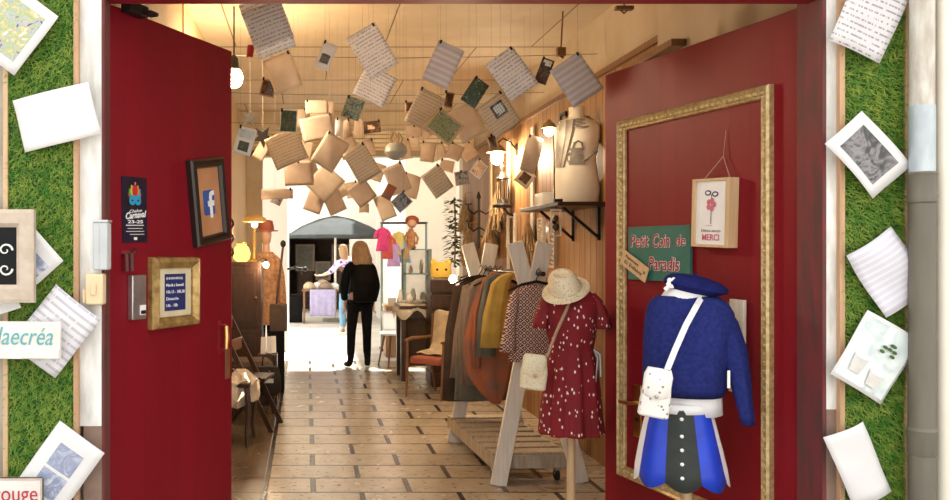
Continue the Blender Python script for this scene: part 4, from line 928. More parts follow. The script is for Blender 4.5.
# armchair with throw
t = thing('wooden_armchair', 'wooden armchair with brick-red seat beside the display table', 'chair', (1.36, 9.0, 0), (0,0,R(-40)))
t.scale = (.85,.85,.9)
MB().loft([ring(z, 0, -.01, rx, ry, 24, sq=5) for z, rx, ry in ((.40,.25,.25),(.43,.26,.26),(.47,.25,.25),(.485,.18,.18))]).build('seat', M['red_seat'], t)
for s in (-1, 1):
    MB().tube([(s*.25,-.28,0),(s*.255,-.25,.3),(s*.26,-.24,.66)], [.013,.02,.016], 10).build('front_leg', M['mid_wood'], t)
    MB().tube([(s*.22,.36,0),(s*.23,.27,.4),(s*.23,.32,.95)], [.013,.02,.016], 10).build('back_leg', M['mid_wood'], t)
    MB().tube([(s*.26,-.29,.665),(s*.275,-.1,.675),(s*.25,.28,.67)], [.016,.024,.017], 10).build('armrest', M['mid_wood'], t)
    MB().bar((s*.24,-.24,.38),(s*.23,.28,.38), .022, .05, up=(0,0,1)).build('seat_rail', M['mid_wood'], t)
for z, y in ((.62,.295),(.76,.305),(.90,.318)): MB().bb(-.23,.23,y-.012,y+.012,z-.035,z+.035).build('back_slat', M['mid_wood'], t, bevel=.004)
b = MB()
pr = [(-.12,.51),(.0,.515),(.17,.52),(.245,.60),(.275,.80),(.30,.97),(.335,.985),(.365,.95),(.37,.7),(.38,.45)]
def thr(s, u):
    k = u*(len(pr)-1); i = min(int(k), len(pr)-2); f = k-i; y = pr[i][0]*(1-f)+pr[i+1][0]*f; z = pr[i][1]*(1-f)+pr[i+1][1]*f
    return ((s-.5)*.40, y + .008*math.sin(s*14+u*3), z + .008*math.sin(s*11+u*9))
b.grid(20, 36, thr)
o = b.build('throw_blanket', M['beige_cloth'], solid=.012, loc=(1.36, 9.0, 0), angle=180); o.rotation_euler = (0,0,R(-40)); o.scale = (.85,.85,.9); tag(o, 'beige throw blanket draped over the wooden armchair', 'blanket')
t = thing('tub_chair', 'pale grey tub chair behind the display table', 'chair', (1.16, 11.35, 0), (0,0,R(-70)))
MB().loft([ring(z, 0, 0, rx, ry, 24) for z, rx, ry in ((.42,.16,.16),(.44,.19,.19),(.46,.18,.18))]).build('seat', M['white'], t)
b = MB(); b.grid(20, 6, lambda s, u: ((.20+.03*u)*math.cos(R(-20+220*s)), (.20+.03*u)*math.sin(R(-20+220*s)), .46+.26*u)); b.build('backrest', M['white'], t, solid=.02, angle=180)
for k in range(4): a = R(45+90*k); MB().tube([(.13*math.cos(a),.13*math.sin(a),.43),(.22*math.cos(a),.22*math.sin(a),0)], [.018,.011], 8).build('leg', M['mid_wood'], t)
# shelf, bust, things on it
t = thing('wall_shelf', 'dark wooden wall shelf carrying the white bust', 'shelf', (2.12, 6.45, 1.86))
MB().bb(-.37,0,-.52,.55,0,.028).build('shelf_board', M['dark_wood'], t, bevel=.003)
for y in (-.3, .3): MB().bar((-.01,y,-.22),(-.27,y,0), .02, .02).bb(-.02,0,y-.01,y+.01,-.24,0).build('bracket', M['iron'], t)
t = thing('white_bust', 'white headless bust with a watering-can print and grey scarf on the shelf', 'bust', (1.965, 6.2, 1.889), (0,0,R(-8)))
sec = [(.0,.155,.105),(.10,.165,.11),(.22,.150,.10),(.32,.135,.092),(.42,.155,.105),(.50,.168,.11),(.565,.17,.085),(.60,.13,.07),(.625,.06,.055),(.66,.052,.05),(.70,.055,.052),(.705,.03,.03)]
MB().loft([ring(z, 0, 0, rx, ry, 32, sq=2.3) for z, rx, ry in sec]).build('torso', M['body_white'], t)
def ty(x, z):
    for a, b2 in zip(sec, sec[1:]):
        if a[0] <= z <= b2[0]:
            f = (z-a[0])/(b2[0]-a[0]); rx = a[1]+(b2[1]-a[1])*f; ry = a[2]+(b2[2]-a[2])*f
            return -ry*max(0, 1-abs(x/rx)**2.3)**(1/2.3)
    return -.1
b = MB(); gm = mat('print_grey', (.30,.28,.25), (.22,.2,.18), 30, .9)
def patch(x0, x1, z0, z1, tap=0, sh=0):
    b.grid(10, 6, lambda s, u: (lambda x, z: (x, ty(x, z)-.004, z))(x0+(x1-x0)*s + tap*(s-.5)*u + sh*u, z0+(z1-z0)*u))
patch(-.065, .04, .285, .375, -.02); patch(-.06, .035, .375, .395, .01); patch(-.07, .045, .275, .285)
def curve_(pts, r): b.tube([(x, ty(x, z)-.006, z) for x, z in pts], r, 6)
curve_([(.03,.30),(.06,.315),(.09,.345),(.11,.365)], [.012,.009,.007,.007]); curve_([(.10,.355),(.125,.38)], [.006,.018])
curve_([(-.045,.395),(-.035,.43),(-.01,.445),(.015,.43),(.025,.395)], .005); curve_([(-.06,.36),(-.085,.34),(-.08,.31),(-.065,.295)], .005)
b.build('watering_can_print', gm, t)
b = MB()
for k in range(3):
    b.tube([((.085+.02*k)*math.cos(a), (.065+.012*k)*math.sin(a), .625-.022*k - .035*max(0,-math.sin(a)) + .008*math.sin(a*3+k)) for a in (2*math.pi*i/24 for i in range(25))], .014, 8)
b.grid(8, 10, lambda s, u: (lambda x, z: (x, ty(x, z)-.010-.006*math.sin(s*16), z))(-.15+.13*s*(1-.62*u), .60-.34*u)); b.build('scarf', mat('grey_scarf', (.42,.38,.33), (.30,.27,.24), 14, .9), t)
o = MB().bb(-.07,.07,-.12,.12,0,.11).build('white_carton', M['white'], bevel=.004, loc=(1.90, 6.72, 1.889)); tag(o, 'white carton on the shelf behind the bust', 'box')
t = thing('dark_basket', 'small dark basket on the shelf between bust and carton', 'basket', (2.03, 6.55, 1.889))
MB().lathe([(.04,0),(.06,.03),(.065,.09),(.06,.09),(.05,.03)], 16).build('bowl', M['dark_wood'], t)
t = thing('small_picture', 'little dark framed picture on the plank wall behind the bust', 'picture', (2.118, 7.0, 2.58), (0,0,R(-90)))
MB().frame(.16,.2,[(0,0),(0,.016),(.02,.016),(.025,.004),(.025,0)]).build('frame', M['iron'], t, angle=20); MB().bb(-.06,.06,-.004,0,-.08,.08).build('print', P_['grey'], t)
t = thing('hanging_ornament', 'small whitewashed openwork ornament hanging from the shelf edge', 'ornament', (1.742, 5.95, 1.84), (0,0,R(-10)))
MB().frame(.075,.19,[(0,-.006),(0,.006),(.012,.006),(.012,-.006)], 0, 0).build('frame', M['white_wood'], t).location = (0,0,-.10)
MB().ball((0,0,-.07), .018, (1,.5,1.4)).ball((0,0,-.13), .022, (1,.4,1.2)).tube([(0,0,-.02),(0,0,.02)], .003, 6).build('pendant', M['dark_wood'], t)
t = thing('slatted_mirror', 'narrow mirror with slatted shutters on the plank wall under the shelf', 'mirror', (2.118, 7.45, 1.62), (0,0,R(-90)))
MB().bb(-.10,.10,-.012,0,-.2,.2).build('mirror_glass', mat('mirror_glass', (.85,.85,.85), None, 5, .05, 1), t)
for s in (-1, 1):
    b = MB().frame(.16,.44,[(0,0),(0,.03),(.018,.03),(.018,0)])
    for k in range(10): b.box((0,-.014,-.18+.04*k), (.125,.006,.03), 0, (R(35),0,0))
    b.build('shutter', M['sign_beige'], t).location = (s*.185,0,0)
# wall decorations on the planks
t = thing('iron_lantern', 'black iron lantern on a plank-wall bracket under the bright lamp', 'lantern', (2.0, 8.7, 1.98))
MB().lathe([(.05,0),(.10,.005),(.10,.03),(.06,.045),(.03,.09),(.02,.10)], 16).build('base', M['iron'], t)
b = MB()
for k in range(6): a = k*math.pi/3; b.tube([(.05*math.cos(a),.05*math.sin(a),.05),(.065*math.cos(a),.065*math.sin(a),.16),(.05*math.cos(a),.05*math.sin(a),.30)], .006, 6)
b.lathe([(.05,.29),(.075,.30),(.05,.33),(.02,.37),(.03,.42),(.005,.46)], 14); b.build('cage', M['iron'], t)
MB().tube([(0,0,.02),(.06,0,-.06),(.12,0,-.08)], .012, 8).build('bracket', M['iron'], t)
t = thing('wall_candelabra', 'black iron candelabra with three arms fixed to the plank wall', 'candelabra', (2.02, 10.0, 1.72))
b = MB().tube([(0,0,-.15),(0,0,.45)], .014, 8).tube([(0,0,0),(.06,0,-.02),(.1,0,0)], .01, 8).lathe([(.005,.42),(.03,.45),(.004,.52)], 10)
for s in (-1, 1):
    for z in (.1,.3): b.tube([(0,0,z),(s*.07,-.05,z-.05),(s*.14,-.09,z),(s*.14,-.09,z+.06)], .010, 8); b.lathe([(.01,z+.05),(.045,z+.06),(.045,z+.07),(.01,z+.07)], 12, (s*.14,-.09,0))
b.build('arms', M['iron'], t)
for i, (x, Y, z0, z1, lab) in enumerate(((2.07,8.45,1.60,1.92,'pale candle hanging nearer to the lantern'),(2.07,8.75,1.58,1.90,'pale candle hanging further from the lantern'))):
    o = MB().tube([(0,0,z0-1.6),(0,0,z1-1.6)], [.022,.016], 12).bb(-.01,.05,-.01,.01,z1-1.6-.02,z1-1.6).build('taper_candle', M['sign_white'], loc=(x, Y, 1.6)); tag(o, lab, 'candle', 'pale candles on the plank wall')
random.seed(3)
t = thing('greenery_garland', 'dark green leafy garland hanging down the end of the plank wall', 'garland', (1.96, 11.3, 1.35))
MB().tube([(0,0,0),(.02,.02,.4),(.0,0,.9)], .012, 6).build('stem', M['dry'], t)
b = MB()
for k in range(260):
    z = random.uniform(0,.9); a = random.uniform(0,6.28); r = random.uniform(.01,.10); c = Vector((r*math.cos(a), r*math.sin(a), z)); d = Vector((math.cos(a), math.sin(a), random.uniform(-.6,.4)))*.10; q = Vector((-math.sin(a), math.cos(a), 0))*.03
    b.add([c, c+d*.5+q, c+d, c+d*.5-q], [(0,1,2,3)])
b.build('foliage', M['leaf'], t, smooth=False)['kind'] = 'stuff'
for i, (x, Y, z, n, lab) in enumerate(((2.03,10.7,1.85,130,'bunch of dried flowers hanging next to the leafy garland'),(2.04,9.45,1.95,110,'bunch of dried flowers hanging next to the iron candelabra'),(2.04,10.35,1.55,110,'lowest bunch of dried flowers on the plank wall'),(2.04,11.0,2.25,120,'highest bunch of dried flowers, above the leafy garland'),(2.05,9.15,2.25,110,'bunch of dried flowers hanging high just behind the brightest wall lamp'),(2.05,7.9,1.86,110,'bunch of dried flowers hanging nearest to the slatted mirror'))):
    t = thing('dried_bouquet', lab, 'dried flowers', (x, Y, z), 0, 'dried bunches on the plank wall')
    b = MB()
    for k in range(n):
        a = random.uniform(0,6.28); r = random.uniform(0,.15); l = random.uniform(.25,.5); e = Vector((r*math.cos(a)*.6, r*math.sin(a)*1.3, -l)); b.tube([(0,0,0), e*.6, e], [.003,.004,.013], 4)
    b.build('stems', M['dry'], t, smooth=False)['kind'] = 'stuff'
    MB().tube([(0,0,.02),(.05,0,.05),(.09,0,.05)], .006, 6).lathe([(.014,-.03),(.02,0),(.014,.03)], 10).build('tie', M['card'], t)
for i, (Y, z0, z1, w, m) in enumerate(((8.9,1.2,2.7,.08,'white_wood'),(9.75,1.1,2.6,.07,'pale_wood'),(7.95,1.5,2.7,.09,'white_wood'))):
    o = MB().bb(-.02,0,-w/2,w/2,z0-1,z1-1).build('wall_batten', M[m], bevel=.003, loc=(2.12,Y,1)); tag(o, ('pale upright batten on the plank wall behind the lantern','bare wood batten on the plank wall beside the candelabra','whitewashed batten on the plank wall beside the slatted mirror')[i], 'batten')
# ---------------------------------------------------------------- clothes rack
rk = thing('clothes_rack', 'whitewashed A-frame clothes rack on a slatted pallet base with casters', 'clothes rack', (1.44, 6.3, 0), (0,0,R(3.5)))
HX, HY = .255, .66
b = MB()
b.bb(-HX,HX,-HY,-HY+.03,.10,.185).bb(-HX,HX,HY-.03,HY,.10,.185).bb(-HX,-HX+.03,-HY+.03,HY-.03,.10,.185).bb(HX-.03,HX,-HY+.03,HY-.03,.10,.185)
b.build('base_frame', M['rack_base'], rk, bevel=.003)
for i in range(8):
    y = -HY+.07+i*(2*HY-.14)/7; MB().bb(-HX,HX,y-.06,y+.06,.186,.205).build('base_slat', M['rack_base'], rk, bevel=.003)
for x in (-HX+.03, HX-.05):
    for y in (-HY+.05, HY-.05):
        c = MB().bb(x-.02,x+.02,y-.02,y+.02,.075,.10).bar((x,y,.09),(x,y+.02,.04),.03,.008).build('caster', M['steel'], rk)
        MB().tube([(x-.012,y+.02,.038),(x+.012,y+.02,.038)], .036, 16).build('wheel', M['dark'], c)
for y in (-HY-.035, HY-.10):
    MB().bar((-.225,y,.0),(.085,y,1.60), .105, .03).build('a_frame_leg', M['rack_white'], rk, bevel=.003)
    MB().bar((.345,y+.032,.0),(-.105,y+.032,1.60), .105, .03).build('a_frame_leg', M['rack_white'], rk, bevel=.003)
ZR = 1.395
MB().tube([(.035,-HY-.16,ZR),(.035,HY+.02,ZR)], .016, 14).build('rail', M['dark_wood'], rk)
RM = Matrix.Translation((1.44,6.3,0)) @ Matrix.Rotation(R(3.5),4,'Z')
def hang(name, lab, cat, y, secs, m, folds=.05, k=7, yaw=0, dx=0, hanger=True, group='clothes on the rack'):
    p = RM @ Vector((.035+dx, y, ZR)); t = thing(name, lab, cat, p, (0,0,R(3.5+yaw)), group)
    b = MB(); b.loft([ring(z, cx, 0, rx, ry, 48, f*folds*1.7, k, z*2) for z, cx, rx, ry, f in secs]); b.build('cloth', M[m], t, angle=180)
    if hanger:
        MB().tube([(0,-.0,.016),(.018,0,.034),(.03,0,.016),(.016,0,-.01),(0,0,-.035),(0,0,-.05)], .0035, 6).tube([(-.19,0,-.11),(-.1,0,-.07),(0,0,-.05),(.1,0,-.07),(.19,0,-.11)], [.006,.009,.01,.009,.006], 8).build('hanger', M['dark'], t)
    return t
# front blouse with bell sleeves
t = hang('patterned_blouse', 'lattice-patterned blouse with bell sleeves hanging at the front of the rack', 'blouse', -HY-.11,
    [(-.57,.0,.175,.055,1),(-.50,.0,.17,.052,1),(-.35,0,.155,.045,.7),(-.2,0,.15,.045,.3),(-.12,0,.16,.04,.1),(-.085,0,.12,.032,0),(-.07,0,.06,.02,0)], 'blouse', .07, 6, yaw=4, dx=-.03)
b = MB()
b.loft([ring(z, x, y, rx, ry, 28, f*.06, 5) for z, x, y, rx, ry, f in ((-.50,-.20,-.02,.055,.05,1),(-.44,-.195,-.02,.05,.045,1),(-.34,-.185,-.015,.036,.036,.4),(-.22,-.165,-.01,.036,.036,0),(-.13,-.145,0,.03,.03,0),(-.10,-.12,0,.015,.015,0))])
b.build('bell_sleeve', M['blouse'], t, angle=180); b = MB()
b.loft([ring(z, x, y, rx, ry, 28, f*.06, 5) for z, x, y, rx, ry, f in ((-.48,.19,-.0,.05,.045,1),(-.34,.18,-.0,.036,.036,.4),(-.22,.165,0,.036,.036,0),(-.13,.145,0,.03,.03,0),(-.10,.12,0,.015,.015,0))])
b.build('bell_sleeve', M['blouse'], t, angle=180)
MB().bb(.055,.085,-.055,-.053,-.19,-.12).build('price_tag', M['white'], t)
hang('mustard_scarf', 'long mustard yellow scarf hanging right behind the patterned blouse', 'scarf', -.42, [(-.52,-.165,.075,.02,1),(-.3,-.15,.07,.022,1),(-.08,-.11,.06,.025,.6),(-.03,-.07,.05,.02,.2),(.0,-.03,.03,.016,0)], 'ochre', .12, 5, hanger=False, dx=-.06)
hang('green_grey_shawl', 'green-grey shawl hanging between the mustard scarf and the taupe wrap', 'scarf', -.27, [(-.60,-.17,.06,.02,1),(-.3,-.155,.06,.022,1),(-.05,-.11,.06,.02,.4),(-.01,-.05,.04,.016,0)], 'grey_cloth', .12, 5, hanger=False, dx=-.06)
hang('red_scarf', 'narrow brick-red scarf hanging in the middle of the rack', 'scarf', -.17, [(-.70,-.21,.03,.02,1),(-.3,-.195,.03,.02,1),(-.05,-.13,.03,.02,.4),(0,-.05,.03,.016,0)], 'rust', .12, 5, hanger=False, dx=-.06)
hang('check_poncho', 'rust and brown checked poncho hanging lowest on the rack', 'poncho', -.02, [(-.98,-.02,.03,.02,1),(-.90,-.04,.09,.03,1),(-.76,-.07,.16,.04,1),(-.56,-.06,.20,.05,1),(-.3,-.03,.18,.05,.7),(-.11,0,.16,.035,.1),(-.07,0,.06,.02,0)], 'rust', .06, 7, dx=-.06)
hang('taupe_wrap', 'taupe fringed wrap hanging behind the checked poncho', 'wrap', .12, [(-.86,-.16,.09,.03,1),(-.5,-.16,.1,.035,1),(-.15,-.12,.11,.035,.4),(-.07,-.06,.08,.02,0),(-.05,-.03,.05,.02,0)], 'taupe', .10, 8, dx=-.06)
hang('grey_coat', 'grey-brown long cardigan hanging behind the taupe wrap', 'cardigan', .27, [(-1.0,-.05,.2,.05,1),(-.5,-.04,.19,.05,.6),(-.13,0,.18,.035,.1),(-.08,0,.06,.02,0)], 'grey_cloth', .06, 7, dx=-.06)
hang('pale_taupe_coat', 'pale taupe cardigan hanging second from the far end of the rack', 'cardigan', .40, [(-.85,-.07,.19,.05,1),(-.5,-.05,.18,.05,.6),(-.13,0,.17,.035,.1),(-.08,0,.06,.02,0)], 'taupe', .06, 7, dx=-.06)
hang('dark_coat', 'dark brown coat hanging at the far end of the rack', 'coat', .52, [(-1.05,-.09,.2,.05,1),(-.5,-.07,.2,.05,.6),(-.14,-.02,.19,.035,.1),(-.08,0,.06,.02,0)], 'brown_cloth', .06, 7, dx=-.06)

# ---------------------------------------------------------------- dress form in red with hat and bag
FW = lambda px, Y: (px-307)/850*Y
def stand(t, ztop, m='pale_wood', r=.018):
    MB().tube([(0,0,.02),(0,0,ztop)], r, 14).build('pole', M[m], t)
    MB().lathe([(.16,0),(.16,.014),(.12,.024),(.025,.034)], 28).build('base', M[m], t)
Y = 4.42; k = Y/850
t = thing('dress_form', 'dress form on a wooden pole in a red white-dotted dress', 'dress form', (FW(571,Y), Y, 0), (0,0,R(-6)))
Z = lambda py: EYE + (250-py)*k
stand(t, Z(420), 'pale_wood', .022)
MB().loft([ring(z, 0, 0, rx, ry, 24) for z, rx, ry in ((Z(400),.13,.09),(Z(352),.10,.08),(Z(315),.12,.09),(Z(296),.14,.07),(Z(289),.06,.05),(Z(278),.05,.05))]).build('torso_form', M['skin_form'], t)
hw = lambda px: px*k/2
b = MB(); b.loft([ring(z, cx, 0, rx, ry, 64, f, 9, .7) for z, cx, rx, ry, f in (
    (Z(433),-.005,hw(60),.135,.085),(Z(431),-.005,hw(60),.135,.085),(Z(415),-.005,hw(57),.13,.08),(Z(390),-.003,hw(53),.12,.07),(Z(368),0,hw(48),.105,.06),(Z(354),0,hw(43),.092,.04),(Z(350),0,hw(42),.09,.015),(Z(346),0,hw(43),.095,.02),(Z(332),0,hw(48),.11,.015),(Z(315),0,hw(52),.115,0),(Z(302),.0,hw(54),.10,0),(Z(294),.0,hw(46),.075,0),(Z(289),0,hw(26),.058,0))])
b.build('dress', M['red_dots'], t, angle=180)
for s in (-1, 1):
    b = MB(); b.loft([ring(z, s*x*.95, 0, rx, ry, 24, f, 5) for z, x, rx, ry, f in ((Z(328),.163,.045,.06,.08),(Z(322),.162,.043,.06,.08),(Z(310),.148,.04,.058,.04),(Z(300),.128,.035,.055,0),(Z(293),.098,.03,.04,0))])
    b.build('flutter_sleeve', M['red_dots'], t, angle=180)
MB().tube([(hw(42),-.03,Z(349)),(hw(42)+.025,-.05,Z(353)),(hw(42)+.03,-.05,Z(375))], .004, 6).tube([(hw(42),-.03,Z(349)),(hw(42)+.012,-.06,Z(356)),(hw(42)+.004,-.05,Z(380))], .004, 6).build('waist_tie', M['zinc'], t)
# hat tilted on the neck
h = thing('straw_hat', 'cream openwork straw hat resting tilted on the red dress form', 'hat', (FW(562,Y), Y-.065, Z(290)), (R(22), R(-24), 0))
h.scale = (.80,.82,.92)
b = MB(); b.loft([ring(z, 0, 0, rx, ry, 40, 0, 0, 0, 2, 0) for z, rx, ry in ((.004,.148,.16),(.0,.150,.162),(.006,.148,.16),(.004,.11,.125),(.012,.098,.112),(.05,.092,.106),(.085,.084,.098),(.105,.07,.085),(.112,.045,.06),(.098,.02,.035))], 0, True)
b.build('hat_body', M['straw'], h)
MB().loft([ring(z, 0, 0, rx, ry, 40) for z, rx, ry in ((.014,.100,.114),(.028,.098,.112))], 0, False).build('hat_band', M['crochet'], h, solid=.002)
yb = Y-.17
p = thing('crochet_bag', 'cream crochet shoulder bag hanging at the side of the red dress', 'bag', (FW(534,yb), yb, EYE+(250-372)/850*yb), (0, R(6), R(-8)))
MB().loft([ring(z, 0, 0, rx, ry, 28, sq=4) for z, rx, ry in ((-.088,.055,.02),(-.08,.064,.03),(0,.066,.034),(.07,.055,.024),(.088,.045,.014))]).build('bag_body', M['crochet'], p)
MB().loft([ring(z, -.004, -.012, rx, ry, 28, sq=3) for z, rx, ry in ((-.03,.03,.02),(-.01,.055,.028),(.07,.060,.026),(.09,.05,.014))]).build('flap', M['crochet'], p)
MB().ball((0,-.042,-.012), .008, n=10).build('clasp', M['brass'], p)
inv = (Matrix.Translation(p.location) @ p.rotation_euler.to_matrix().to_4x4()).inverted()
pts = [inv @ W(*q) for q in ((547,357,4.24),(556,333,4.26),(566,311,4.28),(570,300,4.30))]
MB().tube([(.05,0,.075)] + pts, [.005,.007,.008,.008,.008], 8).build('strap', M['card'], p)

# ---------------------------------------------------------------- dress form in blue with beret and white bag
Y = 3.42; k = Y/850; Z = lambda py: EYE + (250-py)*k; hw = lambda px: px*k/2
cx0 = FW(687, Y)
t = thing('dress_form', 'dress form in a navy batwing jumper and panelled blue skirt before the red door', 'dress form', (cx0, Y, 0), (0,0,R(-20)))
stand(t, Z(470), 'pale_wood', .02)
X = lambda px: (px-687)*k
MB().loft([ring(z, 0, 0, rx, ry, 28) for z, rx, ry in ((Z(410),.115,.085),(Z(390),.11,.085),(Z(340),.12,.09),(Z(305),.13,.075),(Z(296),.07,.06),(Z(284),.055,.055),(Z(278),.04,.04))]).build('torso_form', M['body_white'], t)
MB().loft([ring(z, X(686), 0, rx, ry, 36, f, 8) for z, rx, ry, f in ((Z(413),.132,.10,.02),(Z(400),.13,.10,.02),(Z(380),.128,.098,.02),(Z(330),.125,.095,0),(Z(308),.11,.075,0),(Z(303),.108,.084,0),(Z(297),.095,.078,0),(Z(291),.078,.064,0),(Z(287),.066,.056,0))]).build('undershirt', M['white_cloth'], t, angle=180)
b = MB()
b.loft([ring(z, X(c), 0, hw(w), ry, 56, f, 7, .4) for z, c, w, ry, f in ((Z(391),686,64,.112,.012),(Z(394),686,68,.116,.012),(Z(386),685,73,.12,.02),(Z(370),685,77,.125,.03),(Z(345),687,82,.126,.02),(Z(325),689,84,.12,.01),(Z(312),689,80,.105,0),(Z(303),688,72,.088,0),(Z(297.5),687,60,.076,0),(Z(296),686,52,.07,0))], 0, False)
b.build('jumper', M['navy_cloth'], t, solid=.004, angle=180)
b = MB()
b.loft([ring(z, X(c), y, rx, ry, 24, f, 5) for z, c, y, rx, ry, f in ((Z(419),740,-.05,.022,.024,.02),(Z(412),739,-.05,.026,.03,.05),(Z(395),736,-.045,.030,.034,.08),(Z(370),732,-.03,.040,.042,.08),(Z(345),726,-.012,.055,.055,.04),(Z(320),717,0,.062,.065,.02),(Z(303),708,0,.055,.06,0),(Z(296),698,0,.03,.04,0))])
b.build('jumper_sleeve', M['navy_cloth'], t, angle=180); b = MB()
b.loft([ring(z, X(c), y, rx, ry, 24, f, 5) for z, c, y, rx, ry, f in ((Z(402),652,.035,.022,.024,.02),(Z(385),653,.035,.030,.034,.08),(Z(360),655,.02,.038,.042,.08),(Z(335),659,.01,.046,.055,.04),(Z(315),666,0,.05,.065,.02),(Z(302),672,0,.045,.06,0),(Z(296),680,0,.03,.04,0))])
b.build('jumper_sleeve', M['navy_cloth'], t, angle=180)
MB().bb(X(721),X(723.5),-.085,-.083,Z(383),Z(366)).build('care_tag', M['white'], t)
# skirt: panels by angle, scalloped hem
b = MB(); n = 112; cols = [M['white_cloth'], M['blue_satin'], M['charcoal']]
rows = [(Z(404),680,56,.115),(Z(407),680,57,.117),(Z(425),680,66,.13),(Z(448),680.5,76,.145),(Z(466),681,83,.156),(Z(483),681.5,87,.163)]
vs = []
for i, (z, c, w, ry) in enumerate(rows):
    for j in range(n):
        a = 2*math.pi*j/n; f = 1+.02*math.cos(8*a)
        dz = 0
        if i == len(rows)-1: dz = .030*(1-abs(math.sin(4*(a+R(90))+ R(90)))) if True else 0
        vs.append((X(c)+hw(w)*f*math.cos(a), ry*f*math.sin(a), z+dz))
for i in range(len(rows)-1):
    for j in range(n):
        am = (math.degrees(2*math.pi*(j+.5)/n) - 270 + 22.5 + 360) % 360; seg = int(am // 45)
        m = (2, 1, 0, 1, 2, 1, 0, 1)[seg]
        k2 = (j+1) % n; b.add([vs[i*n+j], vs[i*n+k2], vs[(i+1)*n+k2], vs[(i+1)*n+j]], [(0,1,2,3)], m)
b.build('skirt', cols, t, solid=.003, angle=180, merge=True)
MB().loft([ring(z, X(680), 0, rx, ry, 36) for z, rx, ry in ((Z(410),hw(60),.120),(Z(401),hw(57),.116))], 0, False).build('waistband', M['white_cloth'], t, solid=.004)
for py, ry in ((414,.122),(430,.134),(443,.142),(456,.151),(469,.159)): MB().ball((X(680), -ry-.004, Z(py)), .0075, (1,.5,1), n=10).build('button', M['white'], t)
h = thing('navy_beret', 'navy felt beret perched on the neck of the blue dress form', 'beret', (FW(694,Y), Y-.0, Z(287)), (R(4), R(12), R(-12)))
h.scale = (.98,.9,1.05)
MB().loft([ring(z, cx, 0, rx, ry, 36) for z, cx, rx, ry in ((-.022,-.01,.085,.08),(-.012,-.005,.105,.10),(.002,.004,.125,.115),(.018,.006,.122,.112),(.034,.0,.095,.09),(.042,-.005,.05,.05),(.045,-.005,.01,.01))]).build('beret_felt', M['beret'], h)
MB().tube([(-.005,0,.044),(-.003,0,.058)], .004, 6).build('stalk', M['beret'], h)
b = MB()
for q in range(5): a = q*1.257; b.ball((-.098+.013*math.cos(a), -.058, .002+.013*math.sin(a)), .010, (1,.6,1), n=8)
b.tube([(-.10,-.06,-.004),(-.118,-.06,-.03)], [.006,.009], 6); b.build('flower_pin', M['white'], h)
yb = Y-.17
p = thing('shoulder_bag', 'white speckled shoulder bag hanging on the blue dress form', 'bag', (FW(656,yb), yb, EYE+(250-393)/850*yb), (0, R(8), R(-18)))
MB().loft([ring(z, 0, 0, rx, ry, 28, sq=4) for z, rx, ry in ((-.092,.05,.018),(-.085,.056,.026),(0,.053,.03),(.07,.046,.024),(.092,.04,.012))]).build('bag_body', M['bag_white'], p)
MB().loft([ring(z, -.002, -.014, rx, ry, 28, sq=3) for z, rx, ry in ((-.022,.02,.018),(-.005,.05,.024),(.07,.052,.026),(.097,.042,.012))]).build('flap', M['bag_white'], p)
MB().ball((.0,-.04,-.008), .008, n=10).build('clasp', M['steel'], p)
inv = (Matrix.Translation(p.location) @ p.rotation_euler.to_matrix().to_4x4()).inverted()
pts = [inv @ W(*q) for q in ((667,370,3.25),(675,350,3.26),(686,325,3.27),(697,305,3.30),(704,293,3.37))]
b = MB(); pts = [Vector((.03,0,.085))] + pts
for a, c in zip(pts, pts[1:]): b.bar(a, c, .022, .004, up=(0,1,0))
b.build('strap', M['white_cloth'], p, smooth=False)
# ---------------------------------------------------------------- people
def skin(name, pts, edges, m, parent, sub=2, root=0):
    me = bpy.data.meshes.new(name); me.from_pydata([p[:3] for p in pts], edges, []); me.materials.append(m)
    o = bpy.data.objects.new(name, me); COL.objects.link(o); o.parent = parent
    s_ = o.modifiers.new('skin', 'SKIN'); s_.use_smooth_shade = True
    for i, p in enumerate(pts):
        v = me.skin_vertices[0].data[i]; v.radius = (p[3], p[4] if len(p) > 4 else p[3]); v.use_root = (i == root)
    u = o.modifiers.new('sub', 'SUBSURF'); u.levels = sub; u.render_levels = sub
    return o
def hand(b, c, d, side, s=1.0):                 # palm and five bent fingers, one mesh
    c = Vector(c); d = Vector(d).normalized(); x = Vector((0,1,0)); x = (x - d*x.dot(d)).normalized(); nrm = d.cross(x)*side
    b.loft([[c + d*l + x*w*math.cos(a) + nrm*th*math.sin(a) for a in (2*math.pi*k/12 for k in range(12))] for l, w, th in ((-.02,.024,.018),(.02,.034,.016),(.06,.040,.014),(.085,.038,.011))])
    for i, ln in enumerate((.062,.072,.068,.052)):
        o = c + d*.08 + x*(.028-.0185*i)
        b.tube([o - d*.015, o + d*ln*.4 + nrm*.004, o + d*ln*.75 + nrm*.016, o + d*ln*.95 + nrm*.032], [.009,.0085,.008,.006], 6)
    o = c + d*.02 + x*.03; b.tube([o, o + x*.022 + d*.022, o + x*.028 + d*.05 + nrm*.012], [.011,.010,.007], 6)
wx = FW(360, 11.2)
w = thing('person', 'woman with blond hair in black coat, trousers and boots walking out of the passage', 'person', (wx, 11.2, 0), (0,0,R(6)))
